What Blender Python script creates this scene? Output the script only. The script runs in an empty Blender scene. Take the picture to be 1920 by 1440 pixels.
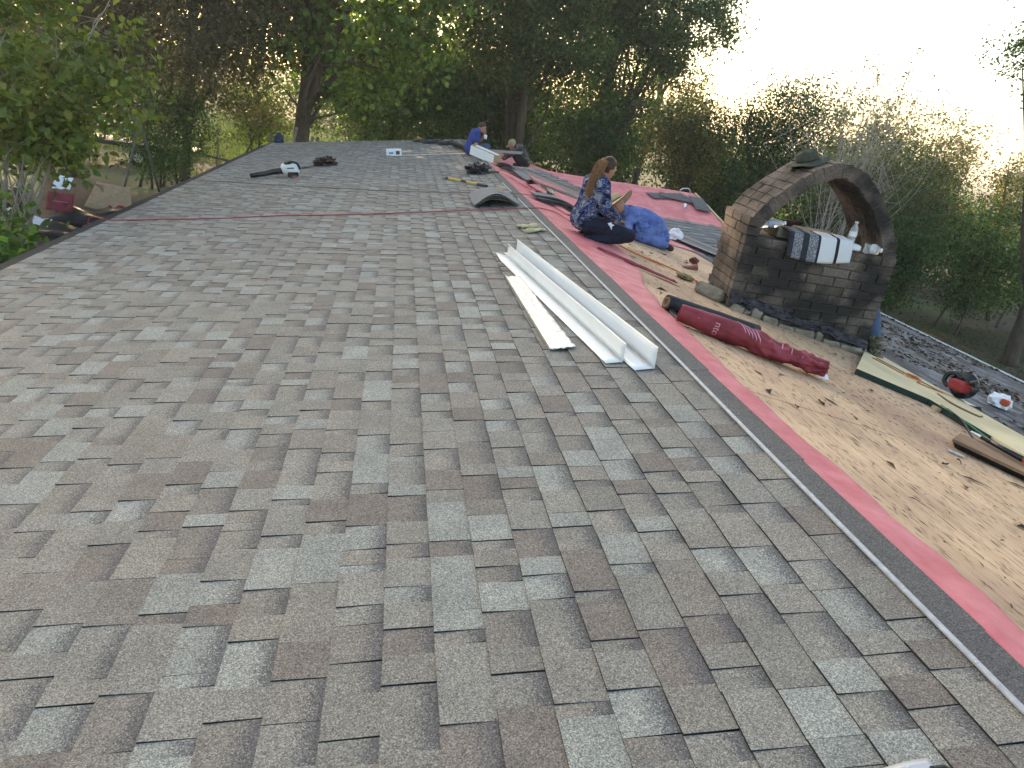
import bpy, bmesh, math, random
import numpy as np
from mathutils import Vector, Matrix, noise as mnoise

# ------------------------------------------------------------------ scene, camera, sky, sun
sc = bpy.context.scene
COL = sc.collection
ZR = 3.4                              # ridge height above the yard; everything below is laid out from the ridge
def cam_setup():
    yaw, pitch, roll = math.radians(11.61), math.radians(-21.25), math.radians(9.66)
    f = Vector((math.sin(yaw)*math.cos(pitch), math.cos(yaw)*math.cos(pitch), math.sin(pitch)))
    r0 = Vector((math.cos(yaw), -math.sin(yaw), 0)); u0 = r0.cross(f)
    r = math.cos(roll)*r0 + math.sin(roll)*u0; u = -math.sin(roll)*r0 + math.cos(roll)*u0
    cd = bpy.data.cameras.new('camera'); cam = bpy.data.objects.new('camera', cd); COL.objects.link(cam)
    m = Matrix((( r.x, u.x, -f.x, -1.742), (r.y, u.y, -f.y, 0.0), (r.z, u.z, -f.z, 1.175 + ZR), (0, 0, 0, 1)))
    cam.matrix_world = m
    cd.sensor_width = 36; cd.lens = 25.28; cd.clip_end = 2000; cd.clip_start = .05
    sc.camera = cam
    return cam, f, r, u
CAM, CF, CR, CU = cam_setup()
CPOS = Vector((-1.742, 0, 1.175))     # camera seen from ridge coordinates
SUN_AZ, SUN_EL = math.radians(-14), math.radians(15)      # azimuth from +Y, towards +X positive
w = bpy.data.worlds.new('World'); sc.world = w; w.use_nodes = True
nt = w.node_tree; nt.nodes.clear()
sky = nt.nodes.new('ShaderNodeTexSky'); sky.sky_type = 'NISHITA'; sky.sun_disc = False
sky.sun_elevation = SUN_EL; sky.sun_rotation = SUN_AZ; sky.air_density = 1.0; sky.dust_density = 2.6; sky.ozone_density = 1.2
bgn = nt.nodes.new('ShaderNodeBackground'); bgn.inputs['Strength'].default_value = 0.15
won = nt.nodes.new('ShaderNodeOutputWorld')
nt.links.new(sky.outputs[0], bgn.inputs[0]); nt.links.new(bgn.outputs[0], won.inputs[0])
sl = bpy.data.lights.new('sun', 'SUN'); sl.energy = 2.6; sl.angle = math.radians(.6); sl.color = (1, .78, .52)
so = bpy.data.objects.new('sun', sl); COL.objects.link(so)
sdir = Vector((math.sin(SUN_AZ)*math.cos(SUN_EL), math.cos(SUN_AZ)*math.cos(SUN_EL), math.sin(SUN_EL)))
so.rotation_euler = sdir.to_track_quat('Z', 'Y').to_euler(); so.location = (-20, 20, 30)
sc.view_settings.view_transform = 'Standard'; sc.view_settings.look = 'None'
sc.view_settings.exposure = 2.0; sc.view_settings.gamma = 1.0
sc.view_settings.use_white_balance = True; sc.view_settings.white_balance_temperature = 7550; sc.view_settings.white_balance_tint = 9
sc.render.engine = 'CYCLES'

rnd = random.Random(7)
PL, PR = math.radians(9.5), math.radians(11)
def Lp(s, y, n=0.0):                  # shingled slope: s metres below the ridge, y along it, n above the surface
    return Vector((-s*math.cos(PL) - n*math.sin(PL), y, -s*math.sin(PL) + n*math.cos(PL)))
def Rp(s, y, n=0.0):                  # stripped slope
    return Vector((s*math.cos(PR) + n*math.sin(PR), y, -s*math.sin(PR) + n*math.cos(PR)))
YW = 14.4
def Wp(x, t, n=0.0):                  # near slope of the wing, t metres below the wing's ridge
    return Vector((x, YW - t*math.cos(PR) - n*math.sin(PR), -t*math.sin(PR) + n*math.cos(PR)))
def frame(fn, a, b, ang=0.0, lift=0.0):
    o = fn(a, b, lift); e1 = (fn(a + .01, b, lift) - o).normalized(); e2 = (fn(a, b + .01, lift) - o).normalized()
    n = (fn(a, b, lift + .01) - o).normalized()
    if fn is Wp: e2 = -e2
    if fn is Lp: e1 = -e1
    x = e1*math.cos(ang) + e2*math.sin(ang); y = n.cross(x)
    return Matrix(((x.x, y.x, n.x, o.x), (x.y, y.y, n.y, o.y), (x.z, y.z, n.z, o.z), (0, 0, 0, 1)))

# ------------------------------------------------------------------ materials
def nodes(name):
    m = bpy.data.materials.new(name); m.use_nodes = True; t = m.node_tree
    b = t.nodes['Principled BSDF']; return m, t, b
def N(t, typ, **kw):
    n = t.nodes.new(typ)
    for k, v in kw.items():
        if k.startswith('i_'):
            n.inputs[k[2:].replace('_', ' ')].default_value = v
        else: setattr(n, k, v)
    return n
def coords(t, scale=(1, 1, 1), kind='Object'):
    tc = N(t, 'ShaderNodeTexCoord'); mp = N(t, 'ShaderNodeMapping'); mp.inputs['Scale'].default_value = scale
    t.links.new(tc.outputs[kind], mp.inputs[0]); return mp.outputs[0]
def ramp(t, src, pts, interp='LINEAR'):
    r = N(t, 'ShaderNodeValToRGB'); cr = r.color_ramp; cr.interpolation = interp
    while len(cr.elements) < len(pts): cr.elements.new(.5)
    for e, (p, c) in zip(cr.elements, pts):
        e.position = p; e.color = (*c, 1) if len(c) == 3 else c
    t.links.new(src, r.inputs[0]); return r.outputs[0]
def mixc(t, fac, a, b, mode='MIX'):
    m = N(t, 'ShaderNodeMix', data_type='RGBA', blend_type=mode)
    for sock, v in ((m.inputs[0], fac), (m.inputs[6], a), (m.inputs[7], b)):
        if isinstance(v, (int, float)): sock.default_value = v
        elif isinstance(v, tuple): sock.default_value = (*v, 1) if len(v) == 3 else v
        else: t.links.new(v, sock)
    return m.outputs[2]
def bumpn(t, b, h, strength, dist=.002):
    bn = N(t, 'ShaderNodeBump'); bn.inputs['Strength'].default_value = strength; bn.inputs['Distance'].default_value = dist
    t.links.new(h, bn.inputs['Height']); t.links.new(bn.outputs[0], b.inputs['Normal'])
def M(name, c, rough=.8, var=.18, vs=9, c2=None, bump=0.0, bs=120, bd=.002, stretch=(1, 1, 1), metallic=0, spec=.3, sub=0):
    m, t, b = nodes(name); co = coords(t, stretch)
    nz = N(t, 'ShaderNodeTexNoise'); nz.inputs['Scale'].default_value = vs; nz.inputs['Detail'].default_value = 6; nz.inputs['Roughness'].default_value = .62
    t.links.new(co, nz.inputs['Vector'])
    lo = tuple(max(0, k*(1 - var)) for k in c); hi = c2 if c2 else tuple(min(1, k*(1 + var)) for k in c)
    t.links.new(ramp(t, nz.outputs[0], [(.3, lo), (.7, hi)]), b.inputs['Base Color'])
    b.inputs['Roughness'].default_value = rough; b.inputs['Metallic'].default_value = metallic
    b.inputs['Specular IOR Level'].default_value = spec
    if bump:
        n2 = N(t, 'ShaderNodeTexNoise'); n2.inputs['Scale'].default_value = bs; n2.inputs['Detail'].default_value = 4
        t.links.new(co, n2.inputs['Vector']); bumpn(t, b, n2.outputs[0], bump, bd)
    return m
def mat_shingle():
    m, t, b = nodes('granules'); at = N(t, 'ShaderNodeAttribute', attribute_name='Col'); co = coords(t)
    vo = N(t, 'ShaderNodeTexVoronoi'); vo.inputs['Scale'].default_value = 330; t.links.new(co, vo.inputs['Vector'])
    sep = N(t, 'ShaderNodeSeparateColor'); t.links.new(vo.outputs['Color'], sep.inputs[0])
    nz = N(t, 'ShaderNodeTexNoise'); nz.inputs['Scale'].default_value = 7; nz.inputs['Detail'].default_value = 5; t.links.new(co, nz.inputs['Vector'])
    # printed shadow band: darker granules towards the top of the recessed tabs
    ad = N(t, 'ShaderNodeMath', operation='MULTIPLY_ADD'); t.links.new(sep.outputs[1], ad.inputs[0]); ad.inputs[1].default_value = .42; t.links.new(at.outputs['Alpha'], ad.inputs[2])
    band = ramp(t, ad.outputs[0], [(.74, (0, 0, 0)), (1.0, (.85, .85, .85))])
    c = mixc(t, band, at.outputs['Color'], (.075, .077, .086))
    sp = ramp(t, sep.outputs[0], [(0, (.38, .38, .4)), (.35, (.8, .8, .8)), (.75, (1.12, 1.1, 1.08)), (1, (1.75, 1.72, 1.65))])
    c = mixc(t, 1.0, c, sp, 'MULTIPLY')
    c = mixc(t, 1.0, c, ramp(t, nz.outputs[0], [(.25, (.84, .84, .85)), (.75, (1.14, 1.13, 1.12))]), 'MULTIPLY')
    t.links.new(c, b.inputs['Base Color']); b.inputs['Roughness'].default_value = .78; b.inputs['Specular IOR Level'].default_value = .45
    v2 = N(t, 'ShaderNodeTexVoronoi'); v2.inputs['Scale'].default_value = 260; t.links.new(co, v2.inputs['Vector'])
    bumpn(t, b, v2.outputs['Distance'], .55, .0025)
    return m
def mat_ply(name, c0, c1, dark, fleck=.60):
    m, t, b = nodes(name); co = coords(t, (26, 1.3, 26)); oi = N(t, 'ShaderNodeObjectInfo')
    nz = N(t, 'ShaderNodeTexNoise'); nz.inputs['Scale'].default_value = 1; nz.inputs['Detail'].default_value = 7; nz.inputs['Roughness'].default_value = .7; nz.inputs['Distortion'].default_value = .5
    t.links.new(co, nz.inputs['Vector'])
    c = ramp(t, nz.outputs[0], [(.28, c1), (.62, c0)])
    co2 = coords(t, (95, 11, 95)); n2 = N(t, 'ShaderNodeTexNoise'); n2.inputs['Scale'].default_value = 1; n2.inputs['Detail'].default_value = 3; t.links.new(co2, n2.inputs['Vector'])
    c = mixc(t, ramp(t, n2.outputs[0], [(fleck, (0, 0, 0)), (fleck + .05, (.85, .85, .85))]), c, dark)
    co3 = coords(t, (1, .8, 1)); n3 = N(t, 'ShaderNodeTexNoise'); n3.inputs['Scale'].default_value = 1.5; n3.inputs['Detail'].default_value = 5; t.links.new(co3, n3.inputs['Vector'])
    c = mixc(t, 1.0, c, ramp(t, n3.outputs[0], [(.3, (.7, .66, .66)), (.6, (1.08, 1.05, 1.0))]), 'MULTIPLY')
    hv = N(t, 'ShaderNodeHueSaturation'); mr = N(t, 'ShaderNodeMapRange'); mr.inputs[3].default_value = .86; mr.inputs[4].default_value = 1.1
    t.links.new(oi.outputs['Random'], mr.inputs[0]); t.links.new(mr.outputs[0], hv.inputs['Value']); t.links.new(c, hv.inputs['Color'])
    t.links.new(hv.outputs[0], b.inputs['Base Color']); b.inputs['Roughness'].default_value = .75; b.inputs['Specular IOR Level'].default_value = .25
    bumpn(t, b, nz.outputs[0], .25, .003)
    return m
def mat_attr(name, rough=.85, vs=30, var=.25, bump=0, trans=0.0, spec=.25):
    m, t, b = nodes(name); at = N(t, 'ShaderNodeAttribute', attribute_name='Col'); co = coords(t)
    nz = N(t, 'ShaderNodeTexNoise'); nz.inputs['Scale'].default_value = vs; nz.inputs['Detail'].default_value = 4; t.links.new(co, nz.inputs['Vector'])
    c = mixc(t, 1.0, at.outputs['Color'], ramp(t, nz.outputs[0], [(.3, (1 - var,)*3), (.7, (1 + var,)*3)]), 'MULTIPLY')
    t.links.new(c, b.inputs['Base Color']); b.inputs['Roughness'].default_value = rough; b.inputs['Specular IOR Level'].default_value = spec
    if bump: bumpn(t, b, nz.outputs[0], bump, .004)
    if trans:
        tr = N(t, 'ShaderNodeBsdfTranslucent'); c2 = mixc(t, 1.0, c, (1.1, 1.3, .62), 'MULTIPLY'); t.links.new(c2, tr.inputs[0])
        mx = N(t, 'ShaderNodeMixShader'); mx.inputs[0].default_value = trans
        out = t.nodes['Material Output']
        t.links.new(b.outputs[0], mx.inputs[1]); t.links.new(tr.outputs[0], mx.inputs[2]); t.links.new(mx.outputs[0], out.inputs[0])
    return m
def mat_camo(name, cols, scale=14):
    m, t, b = nodes(name); co = coords(t, (1, 1, 1.6))
    nz = N(t, 'ShaderNodeTexNoise'); nz.inputs['Scale'].default_value = scale; nz.inputs['Detail'].default_value = 1.5; nz.inputs['Distortion'].default_value = .9
    t.links.new(co, nz.inputs['Vector'])
    k = len(cols); pts = [(0 if i == 0 else .36 + .3*i/k, c) for i, c in enumerate(cols)]
    t.links.new(ramp(t, nz.outputs[0], pts, 'CONSTANT'), b.inputs['Base Color']); b.inputs['Roughness'].default_value = .85; b.inputs['Specular IOR Level'].default_value = .2
    n2 = N(t, 'ShaderNodeTexNoise'); n2.inputs['Scale'].default_value = 25; t.links.new(co, n2.inputs['Vector']); bumpn(t, b, n2.outputs[0], .5, .01)
    return m
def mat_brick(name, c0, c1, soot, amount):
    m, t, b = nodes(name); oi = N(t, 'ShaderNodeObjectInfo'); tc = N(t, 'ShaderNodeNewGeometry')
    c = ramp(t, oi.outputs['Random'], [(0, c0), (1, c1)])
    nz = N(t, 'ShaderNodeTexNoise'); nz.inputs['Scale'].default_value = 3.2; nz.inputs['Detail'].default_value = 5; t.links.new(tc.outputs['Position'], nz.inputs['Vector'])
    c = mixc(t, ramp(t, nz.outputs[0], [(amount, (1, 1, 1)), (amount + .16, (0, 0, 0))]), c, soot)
    n2 = N(t, 'ShaderNodeTexNoise'); n2.inputs['Scale'].default_value = 70; n2.inputs['Detail'].default_value = 4; t.links.new(tc.outputs['Position'], n2.inputs['Vector'])
    c = mixc(t, 1.0, c, ramp(t, n2.outputs[0], [(.3, (.6, .6, .6)), (.7, (1.35, 1.33, 1.3))]), 'MULTIPLY')
    t.links.new(c, b.inputs['Base Color']); b.inputs['Roughness'].default_value = .85; b.inputs['Specular IOR Level'].default_value = .3
    n3 = N(t, 'ShaderNodeTexNoise'); n3.inputs['Scale'].default_value = 1; n3.inputs['Detail'].default_value = 5
    mp = N(t, 'ShaderNodeMapping'); mp.inputs['Scale'].default_value = (45, 45, 130); t.links.new(tc.outputs['Position'], mp.inputs[0]); t.links.new(mp.outputs[0], n3.inputs['Vector'])
    bumpn(t, b, n3.outputs[0], .9, .008)
    return m
def mat_bottle():
    m, t, b = nodes('clear_plastic'); b.inputs['Base Color'].default_value = (.9, .95, .97, 1); b.inputs['Roughness'].default_value = .08
    b.inputs['Transmission Weight'].default_value = .75; b.inputs['IOR'].default_value = 1.25
    return m
def mat_blanket():
    m, t, b = nodes('striped_weave'); tc = N(t, 'ShaderNodeTexCoord'); sp = N(t, 'ShaderNodeSeparateXYZ'); t.links.new(tc.outputs['UV'], sp.inputs[0])
    k = (.012, .013, .018); g = (.30, .32, .36); wv = (.62, .64, .68)
    c = ramp(t, sp.outputs[0], [(0, k), (.08, g), (.22, k), (.32, g), (.46, k), (.50, wv), (.74, k), (.79, wv)], 'CONSTANT')
    nz = N(t, 'ShaderNodeTexNoise'); nz.inputs['Scale'].default_value = 110; nz.inputs['Detail'].default_value = 2; t.links.new(tc.outputs['Object'], nz.inputs['Vector'])
    mt = ramp(t, nz.outputs[0], [(.44, (0, 0, 0)), (.5, (.75, .75, .75))]); mt = mixc(t, ramp(t, sp.outputs[0], [(0, (1, 1, 1)), (.48, (.08, .08, .08))], 'CONSTANT'), (0, 0, 0), mt)
    c = mixc(t, mt, c, (.03, .033, .045))
    t.links.new(c, b.inputs['Base Color']); b.inputs['Roughness'].default_value = .95; bumpn(t, b, nz.outputs[0], .6, .004)
    return m
G = dict(
 granules=mat_shingle(), edge=M('asphalt_edge', (.022, .022, .024), .9), 
 headlap=M('dark_granules', (.085, .083, .082), .92, .5, 420, bump=.5, bs=300),
 tape=M('release_film', (.40, .40, .41), .45, .25, 40, bump=.2),
 ply=mat_ply('plywood', (.66, .455, .29), (.45, .285, .185), (.05, .03, .02)),
 pale=mat_ply('new_plywood', (.70, .58, .36), (.60, .47, .27), (.3, .2, .1), .74),
 osb=mat_ply('weathered_board', (.27, .17, .10), (.17, .10, .06), (.08, .05, .03), .66),
 pink=M('pink_underlayment', (.56, .110, .125), .62, .12, 5, c2=(.67, .225, .235), bump=.25, bs=9, bd=.02),
 red=M('red_roll_wrap', (.20, .020, .032), .58, .25, 7, c2=(.30, .045, .06), bump=.4, bs=14, bd=.02),
 redprint=M('pale_print', (.62, .28, .34), .5, .1), black=M('black_felt', (.014, .015, .018), .5, .3, 20, bump=.3, bs=40),
 blackplastic=M('black_plastic', (.012, .012, .013), .25, .2, spec=.5, bump=.4, bs=25, bd=.01),
 card=M('cardboard', (.40, .27, .16), .9), core=M('cardboard_core', (.24, .15, .09), .9),
 white=M('white_coated_metal', (.80, .81, .80), .35, .04, 4, spec=.5), dull=M('mill_metal', (.58, .58, .56), .38, .15, 30, metallic=.55, bump=.35, bs=22, bd=.01),
 galv=M('grey_metal', (.42, .44, .47), .4, .1, metallic=.5), oldsh=mat_attr('old_granules', .95, 60, .5, .6),
 leaf=mat_attr('leaf', .6, 25, .2, 0, .38), broadleaf=mat_attr('broad_leaf', .55, 25, .2, 0, .5), twig=M('bark', (.085, .065, .05), .95, .4, 14, bump=.8, bs=26, bd=.02, stretch=(1, 1, .3)),
 greytwig=M('dry_twig', (.32, .275, .24), .9, .3, 14), litter=mat_attr('litter', .9, 40, .3), grass=mat_attr('grass_blade', .7, 5, .2, 0, .3),
 mortar=M('mortar', (.10, .092, .085), .95, .4, 30, bump=.6, bs=80), brickA=mat_brick('sooty_shaded_brick', (.085, .066, .055), (.15, .125, .11), (.022, .02, .02), .44),  # brickA: soot, with the darkness of the shaded faces put into the colour too
 brickB=mat_brick('brown_lit_brick', (.098, .075, .063), (.16, .126, .107), (.045, .036, .033), .43), concrete=M('old_mortar', (.22, .185, .14), .95, .4, 10, bump=.8, bs=40, bd=.01),  # brickB: same brick, lighter colour stands for brighter sky on the left side
 tar=M('tar', (.020, .018, .024), .45, .5, 16, c2=(.06, .055, .07), bump=.9, bs=30, bd=.02),
 soil=M('soil', (.10, .075, .05), .95, .4, 12, bump=.6), bottle=mat_bottle(), label=M('bottle_label', (.75, .8, .85), .4, .1), bluelabel=M('blue_label', (.06, .16, .42), .4, .1),
 blanket=mat_blanket(), olive=M('olive_cloth', (.055, .062, .045), .95, .25, 30, bump=.3), sand=M('khaki_cloth', (.30, .23, .14), .9, .2, 40, bump=.3),
 straw=M('straw', (.48, .35, .20), .85, .2, 60, bump=.4, bs=200), brimdark=M('brown_binding', (.10, .05, .03), .85), 
 skin=M('skin', (.42, .22, .14), .55, .1, 12), hairm=M('auburn_hair', (.16, .065, .028), .5, .5, 30, c2=(.36, .17, .075), bump=.6, bs=60, bd=.01), hairlight=M('sun_bleached_hair', (.30, .15, .07), .5, .3, 30), dhair=M('dark_hair', (.045, .022, .013), .5, .3, 40, bump=.5),
 camoblue=mat_camo('blue_camouflage', [(.010, .012, .024), (.05, .085, .25), (.010, .013, .028), (.17, .19, .27), (.022, .035, .10), (.25, .26, .30)], 10),
 camo=mat_camo('dark_camouflage', [(.015, .016, .014), (.075, .07, .06), (.02, .022, .018), (.20, .19, .17), (.03, .03, .025)], 12),
 navy=M('navy_denim', (.012, .016, .034), .85, .3, 20, bump=.3, bs=300), denim=M('blue_denim', (.055, .085, .15), .85, .3, 14, bump=.3, bs=200), royal=M('royal_blue_shirt', (.026, .055, .22), .8, .25, 8, bump=.3, bs=20, bd=.01),
 tarpblue=M('blue_cloth', (.065, .115, .36), .7, .25, 6, c2=(.15, .23, .52), bump=.4, bs=30, bd=.01), eye=M('eye', (.02, .015, .012), .3), lip=M('lip', (.28, .09, .07), .5),
 blacktrous=M('black_trousers', (.013, .013, .016), .85), boot=mat_camo('camouflage_boot', [(.03, .025, .018), (.12, .095, .05), (.05, .05, .03), (.20, .17, .11)], 26), sole=M('rubber_sole', (.03, .022, .015), .8),
 hose=M('red_hose', (.34, .025, .04), .5), rope=M('brown_cord', (.20, .13, .085), .8), orange=M('orange_cord', (.55, .14, .03), .5), green=M('green_string', (.03, .20, .11), .6),
 yellow=M('yellow_handle', (.55, .36, .03), .45), redtool=M('red_tool_plastic', (.34, .03, .03), .4), orangetool=M('orange_handle', (.55, .09, .03), .45), whiteplastic=M('white_plastic', (.75, .76, .76), .4, .05),
 wood=M('pale_wood', (.45, .32, .19), .8, .2, 8, stretch=(1, 8, 1)), oldwood=M('grey_wood', (.20, .18, .16), .9, .3, 10, bump=.5, bs=60), stick=M('brown_stick', (.10, .055, .035), .9),
 paper=M('white_paper', (.74, .75, .78), .7, .08), bluebin=M('dark_blue_cloth', (.02, .03, .07), .8), steel=M('swing_steel', (.11, .10, .085), .6, .4, 12), wall=M('painted_siding', (.48, .45, .40), .8, .1, 5), 
 glove=M('leather_glove', (.50, .42, .25), .85, .25, 20, bump=.4, bs=60), chrome=M('worn_steel', (.5, .5, .5), .35, .2, metallic=.8), tyre=M('tyre', (.02, .02, .02), .8), trailerm=M('trailer_frame', (.05, .05, .055), .6),
)

# ------------------------------------------------------------------ mesh helpers
def root_of(o):
    while o.parent: o = o.parent
    return o
class MB:
    def __init__(s): s.v = []; s.f = []; s.m = []
    def add(s, v, f, mi=0):
        k = len(s.v); s.v += [Vector(p) for p in v]; s.f += [tuple(i + k for i in q) for q in f]; s.m += [mi]*len(f); return s
    def box(s, c, d, T=None, mi=0, bev=0.0):
        c = Vector(c); x, y, z = d[0]/2, d[1]/2, d[2]/2
        if bev <= 0:
            v = [Vector((i*x, j*y, k*z)) + c for i in (-1, 1) for j in (-1, 1) for k in (-1, 1)]
            f = [(0, 1, 3, 2), (4, 6, 7, 5), (0, 4, 5, 1), (2, 3, 7, 6), (0, 2, 6, 4), (1, 5, 7, 3)]
        else:
            b = min(bev, x*.9, y*.9, z*.9); v = []
            for k, ins in ((-z, b), (-z + b, 0), (z - b, 0), (z, b)):
                for (i, j) in ((-1, -1), (1, -1), (1, 1), (-1, 1)): v.append(Vector((i*(x - ins), j*(y - ins), k)) + c)
            f = [(3, 2, 1, 0), (12, 13, 14, 15)] + [(4*r + q, 4*r + (q + 1) % 4, 4*r + 4 + (q + 1) % 4, 4*r + 4 + q) for r in range(3) for q in range(4)]
        if T is not None: v = [T @ p for p in v]
        return s.add(v, f, mi)
    def tube(s, pts, rad, seg=8, mi=0, cap=True, T=None, flat=1.0):
        pts = [Vector(p) for p in pts]; n = len(pts)
        if not hasattr(rad, '__len__'): rad = [rad]*n
        v = []; up = Vector((0, 0, 1)); prev = None
        for i, p in enumerate(pts):
            d = (pts[min(i + 1, n - 1)] - pts[max(i - 1, 0)])
            if d.length < 1e-9: d = Vector((0, 0, 1))
            d.normalize()
            a = prev - d*prev.dot(d) if prev is not None else (d.cross(up) if abs(d.z) < .95 else d.cross(Vector((1, 0, 0))))
            a.normalize(); prev = a; b = d.cross(a)
            for k in range(seg):
                q = 2*math.pi*k/seg; v.append(p + (a*math.cos(q) + b*math.sin(q)*flat)*rad[i])
        f = [(i*seg + k, i*seg + (k + 1) % seg, (i + 1)*seg + (k + 1) % seg, (i + 1)*seg + k) for i in range(n - 1) for k in range(seg)]
        if cap: f += [tuple(range(seg))[::-1], tuple((n - 1)*seg + k for k in range(seg))]
        if T is not None: v = [T @ p for p in v]
        return s.add(v, f, mi)
    def ell(s, c, r, R=None, nu=12, nv=8, mi=0, T=None):
        c = Vector(c); v = [Vector((0, 0, -r[2]))]
        for j in range(1, nv):
            ph = -math.pi/2 + math.pi*j/nv
            for i in range(nu):
                th = 2*math.pi*i/nu; v.append(Vector((r[0]*math.cos(ph)*math.cos(th), r[1]*math.cos(ph)*math.sin(th), r[2]*math.sin(ph))))
        v.append(Vector((0, 0, r[2])))
        if R is not None: v = [R @ p for p in v]
        v = [p + c for p in v]
        f = [(0, 1 + (i + 1) % nu, 1 + i) for i in range(nu)]
        for j in range(nv - 2):
            for i in range(nu): a = 1 + j*nu; f.append((a + i, a + (i + 1) % nu, a + nu + (i + 1) % nu, a + nu + i))
        a = 1 + (nv - 2)*nu; f += [(a + i, a + (i + 1) % nu, len(v) - 1) for i in range(nu)]
        if T is not None: v = [T @ p for p in v]
        return s.add(v, f, mi)
    def cone(s, p0, r0, p1, r1, nu=12):           # closed tapered capsule
        p0, p1 = Vector(p0), Vector(p1); d = (p1 - p0)
        if d.length < 1e-6: return s.ell(p0, (r0,)*3, nu=nu)
        d.normalize(); a = d.cross(Vector((0, 0, 1)) if abs(d.z) < .9 else Vector((1, 0, 0))).normalized(); b = d.cross(a)
        v = [p0 - d*r0]; rings = []
        for ph in (-60, -30, 0): rings.append((p0 + d*r0*math.sin(math.radians(ph)), r0*math.cos(math.radians(ph))))
        for ph in (0, 30, 60): rings.append((p1 + d*r1*math.sin(math.radians(ph)), r1*math.cos(math.radians(ph))))
        for c, r in rings: v += [c + (a*math.cos(2*math.pi*k/nu) + b*math.sin(2*math.pi*k/nu))*r for k in range(nu)]
        v.append(p1 + d*r1)
        f = [(0, 1 + (k + 1) % nu, 1 + k) for k in range(nu)]
        for j in range(5): f += [(1 + j*nu + k, 1 + j*nu + (k + 1) % nu, 1 + (j + 1)*nu + (k + 1) % nu, 1 + (j + 1)*nu + k) for k in range(nu)]
        f += [(1 + 5*nu + k, 1 + 5*nu + (k + 1) % nu, len(v) - 1) for k in range(nu)]
        return s.add(v, f)
    def grid(s, fn, nu, nv, mi=0, closeu=False):
        v = [fn(i/(nu - 1), j/(nv - 1)) for j in range(nv) for i in range(nu)]
        return s.add(v, [(j*nu + i, j*nu + i + 1, (j + 1)*nu + i + 1, (j + 1)*nu + i) for j in range(nv - 1) for i in range(nu - 1)], mi)
    def prism(s, poly, h, T=None, mi=0):           # poly in local xy, extruded in z
        n = len(poly); v = [Vector((x, y, 0)) for x, y in poly] + [Vector((x, y, h)) for x, y in poly]
        f = [tuple(range(n))[::-1], tuple(range(n, 2*n))] + [(i, (i + 1) % n, n + (i + 1) % n, n + i) for i in range(n)]
        if T is not None: v = [T @ p for p in v]
        return s.add(v, f, mi)
    def xf(s, T): s.v = [T @ p for p in s.v]; return s
    def build(s, name, mats, parent=None, smooth=False, col=None, thick=0.0):
        if not isinstance(mats, (list, tuple)): mats = [mats]
        off = root_of(parent).location.copy() if parent else Vector()
        me = bpy.data.meshes.new(name); me.from_pydata([tuple(p - off) for p in s.v], [], s.f)
        for m in mats: me.materials.append(G[m] if isinstance(m, str) else m)
        if len(mats) > 1: me.polygons.foreach_set('material_index', s.m)
        if smooth: me.polygons.foreach_set('use_smooth', [True]*len(s.f))
        if col is not None:
            a = me.color_attributes.new('Col', 'FLOAT_COLOR', 'POINT'); a.data.foreach_set('color', np.asarray(col, dtype=np.float32).ravel())
        me.update()
        o = bpy.data.objects.new(name, me); COL.objects.link(o)
        if parent: o.parent = parent
        if thick:
            md = o.modifiers.new('thickness', 'SOLIDIFY'); md.thickness = thick; md.offset = 0
        return o
def tag(o, label, cat, group=None, kind=None):
    o['label'] = label; o['category'] = cat
    if group: o['group'] = group
    if kind: o['kind'] = kind
    return o
def thing(name, label, cat, loc=(0, 0, 0), group=None):
    o = bpy.data.objects.new(name, None); o.empty_display_size = .1; COL.objects.link(o); o.location = loc
    return tag(o, label, cat, group)
def struct(o): o['kind'] = 'structure'; return o
def stuff(o): o['kind'] = 'stuff'; return o
def nz3(p, sc_=1.0, seed=0): return mnoise.noise(Vector((p[0]*sc_ + seed*7.3, p[1]*sc_ - seed*3.1, p[2]*sc_ + seed)))
def project(p):
    d = Vector(p) - CPOS; z = d.dot(CF)
    return (0.5 + d.dot(CR)/z*.7023, .5 - d.dot(CU)/z*.7023*4/3, z) if z > .1 else (9, 9, z)
exec_later = []
# ------------------------------------------------------------------ ground
def ground_mat():
    m, t, b = nodes('yard'); co = coords(t)
    nz = N(t, 'ShaderNodeTexNoise'); nz.inputs['Scale'].default_value = .16; nz.inputs['Detail'].default_value = 6; t.links.new(co, nz.inputs['Vector'])
    n2 = N(t, 'ShaderNodeTexNoise'); n2.inputs['Scale'].default_value = 9; n2.inputs['Detail'].default_value = 6; t.links.new(co, n2.inputs['Vector'])
    vo = N(t, 'ShaderNodeTexVoronoi'); vo.inputs['Scale'].default_value = 14; t.links.new(co, vo.inputs['Vector'])
    g = ramp(t, n2.outputs[0], [(.3, (.035, .055, .016)), (.7, (.085, .12, .035))]); d = ramp(t, n2.outputs[0], [(.3, (.024, .018, .012)), (.7, (.06, .044, .03))])
    c = mixc(t, ramp(t, nz.outputs[0], [(.42, (0, 0, 0)), (.52, (1, 1, 1))]), g, d)
    c = mixc(t, ramp(t, vo.outputs['Distance'], [(.10, (.5, .5, .5)), (.16, (0, 0, 0))]), c, (.14, .09, .045))
    t.links.new(c, b.inputs['Base Color']); b.inputs['Roughness'].default_value = .95; bumpn(t, b, n2.outputs[0], .6, .05)
    return m
GZ = -3.4
mb = MB(); gx = [-500, -200, -80, -40, -20, -10, 0, 10, 20, 40, 80, 200, 500]; gy = [-200, -60, -20, 0, 10, 20, 30, 40, 60, 90, 140, 250, 700]
V_ = [Vector((x, y, GZ + (0 if abs(x) < 30 and y < 50 else .9*nz3((x, y, 0), .02)))) for y in gy for x in gx]
mb.add(V_, [(j*13 + i, j*13 + i + 1, (j + 1)*13 + i + 1, (j + 1)*13 + i) for j in range(12) for i in range(12)])
struct(mb.build('ground', ground_mat(), smooth=True))

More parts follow.
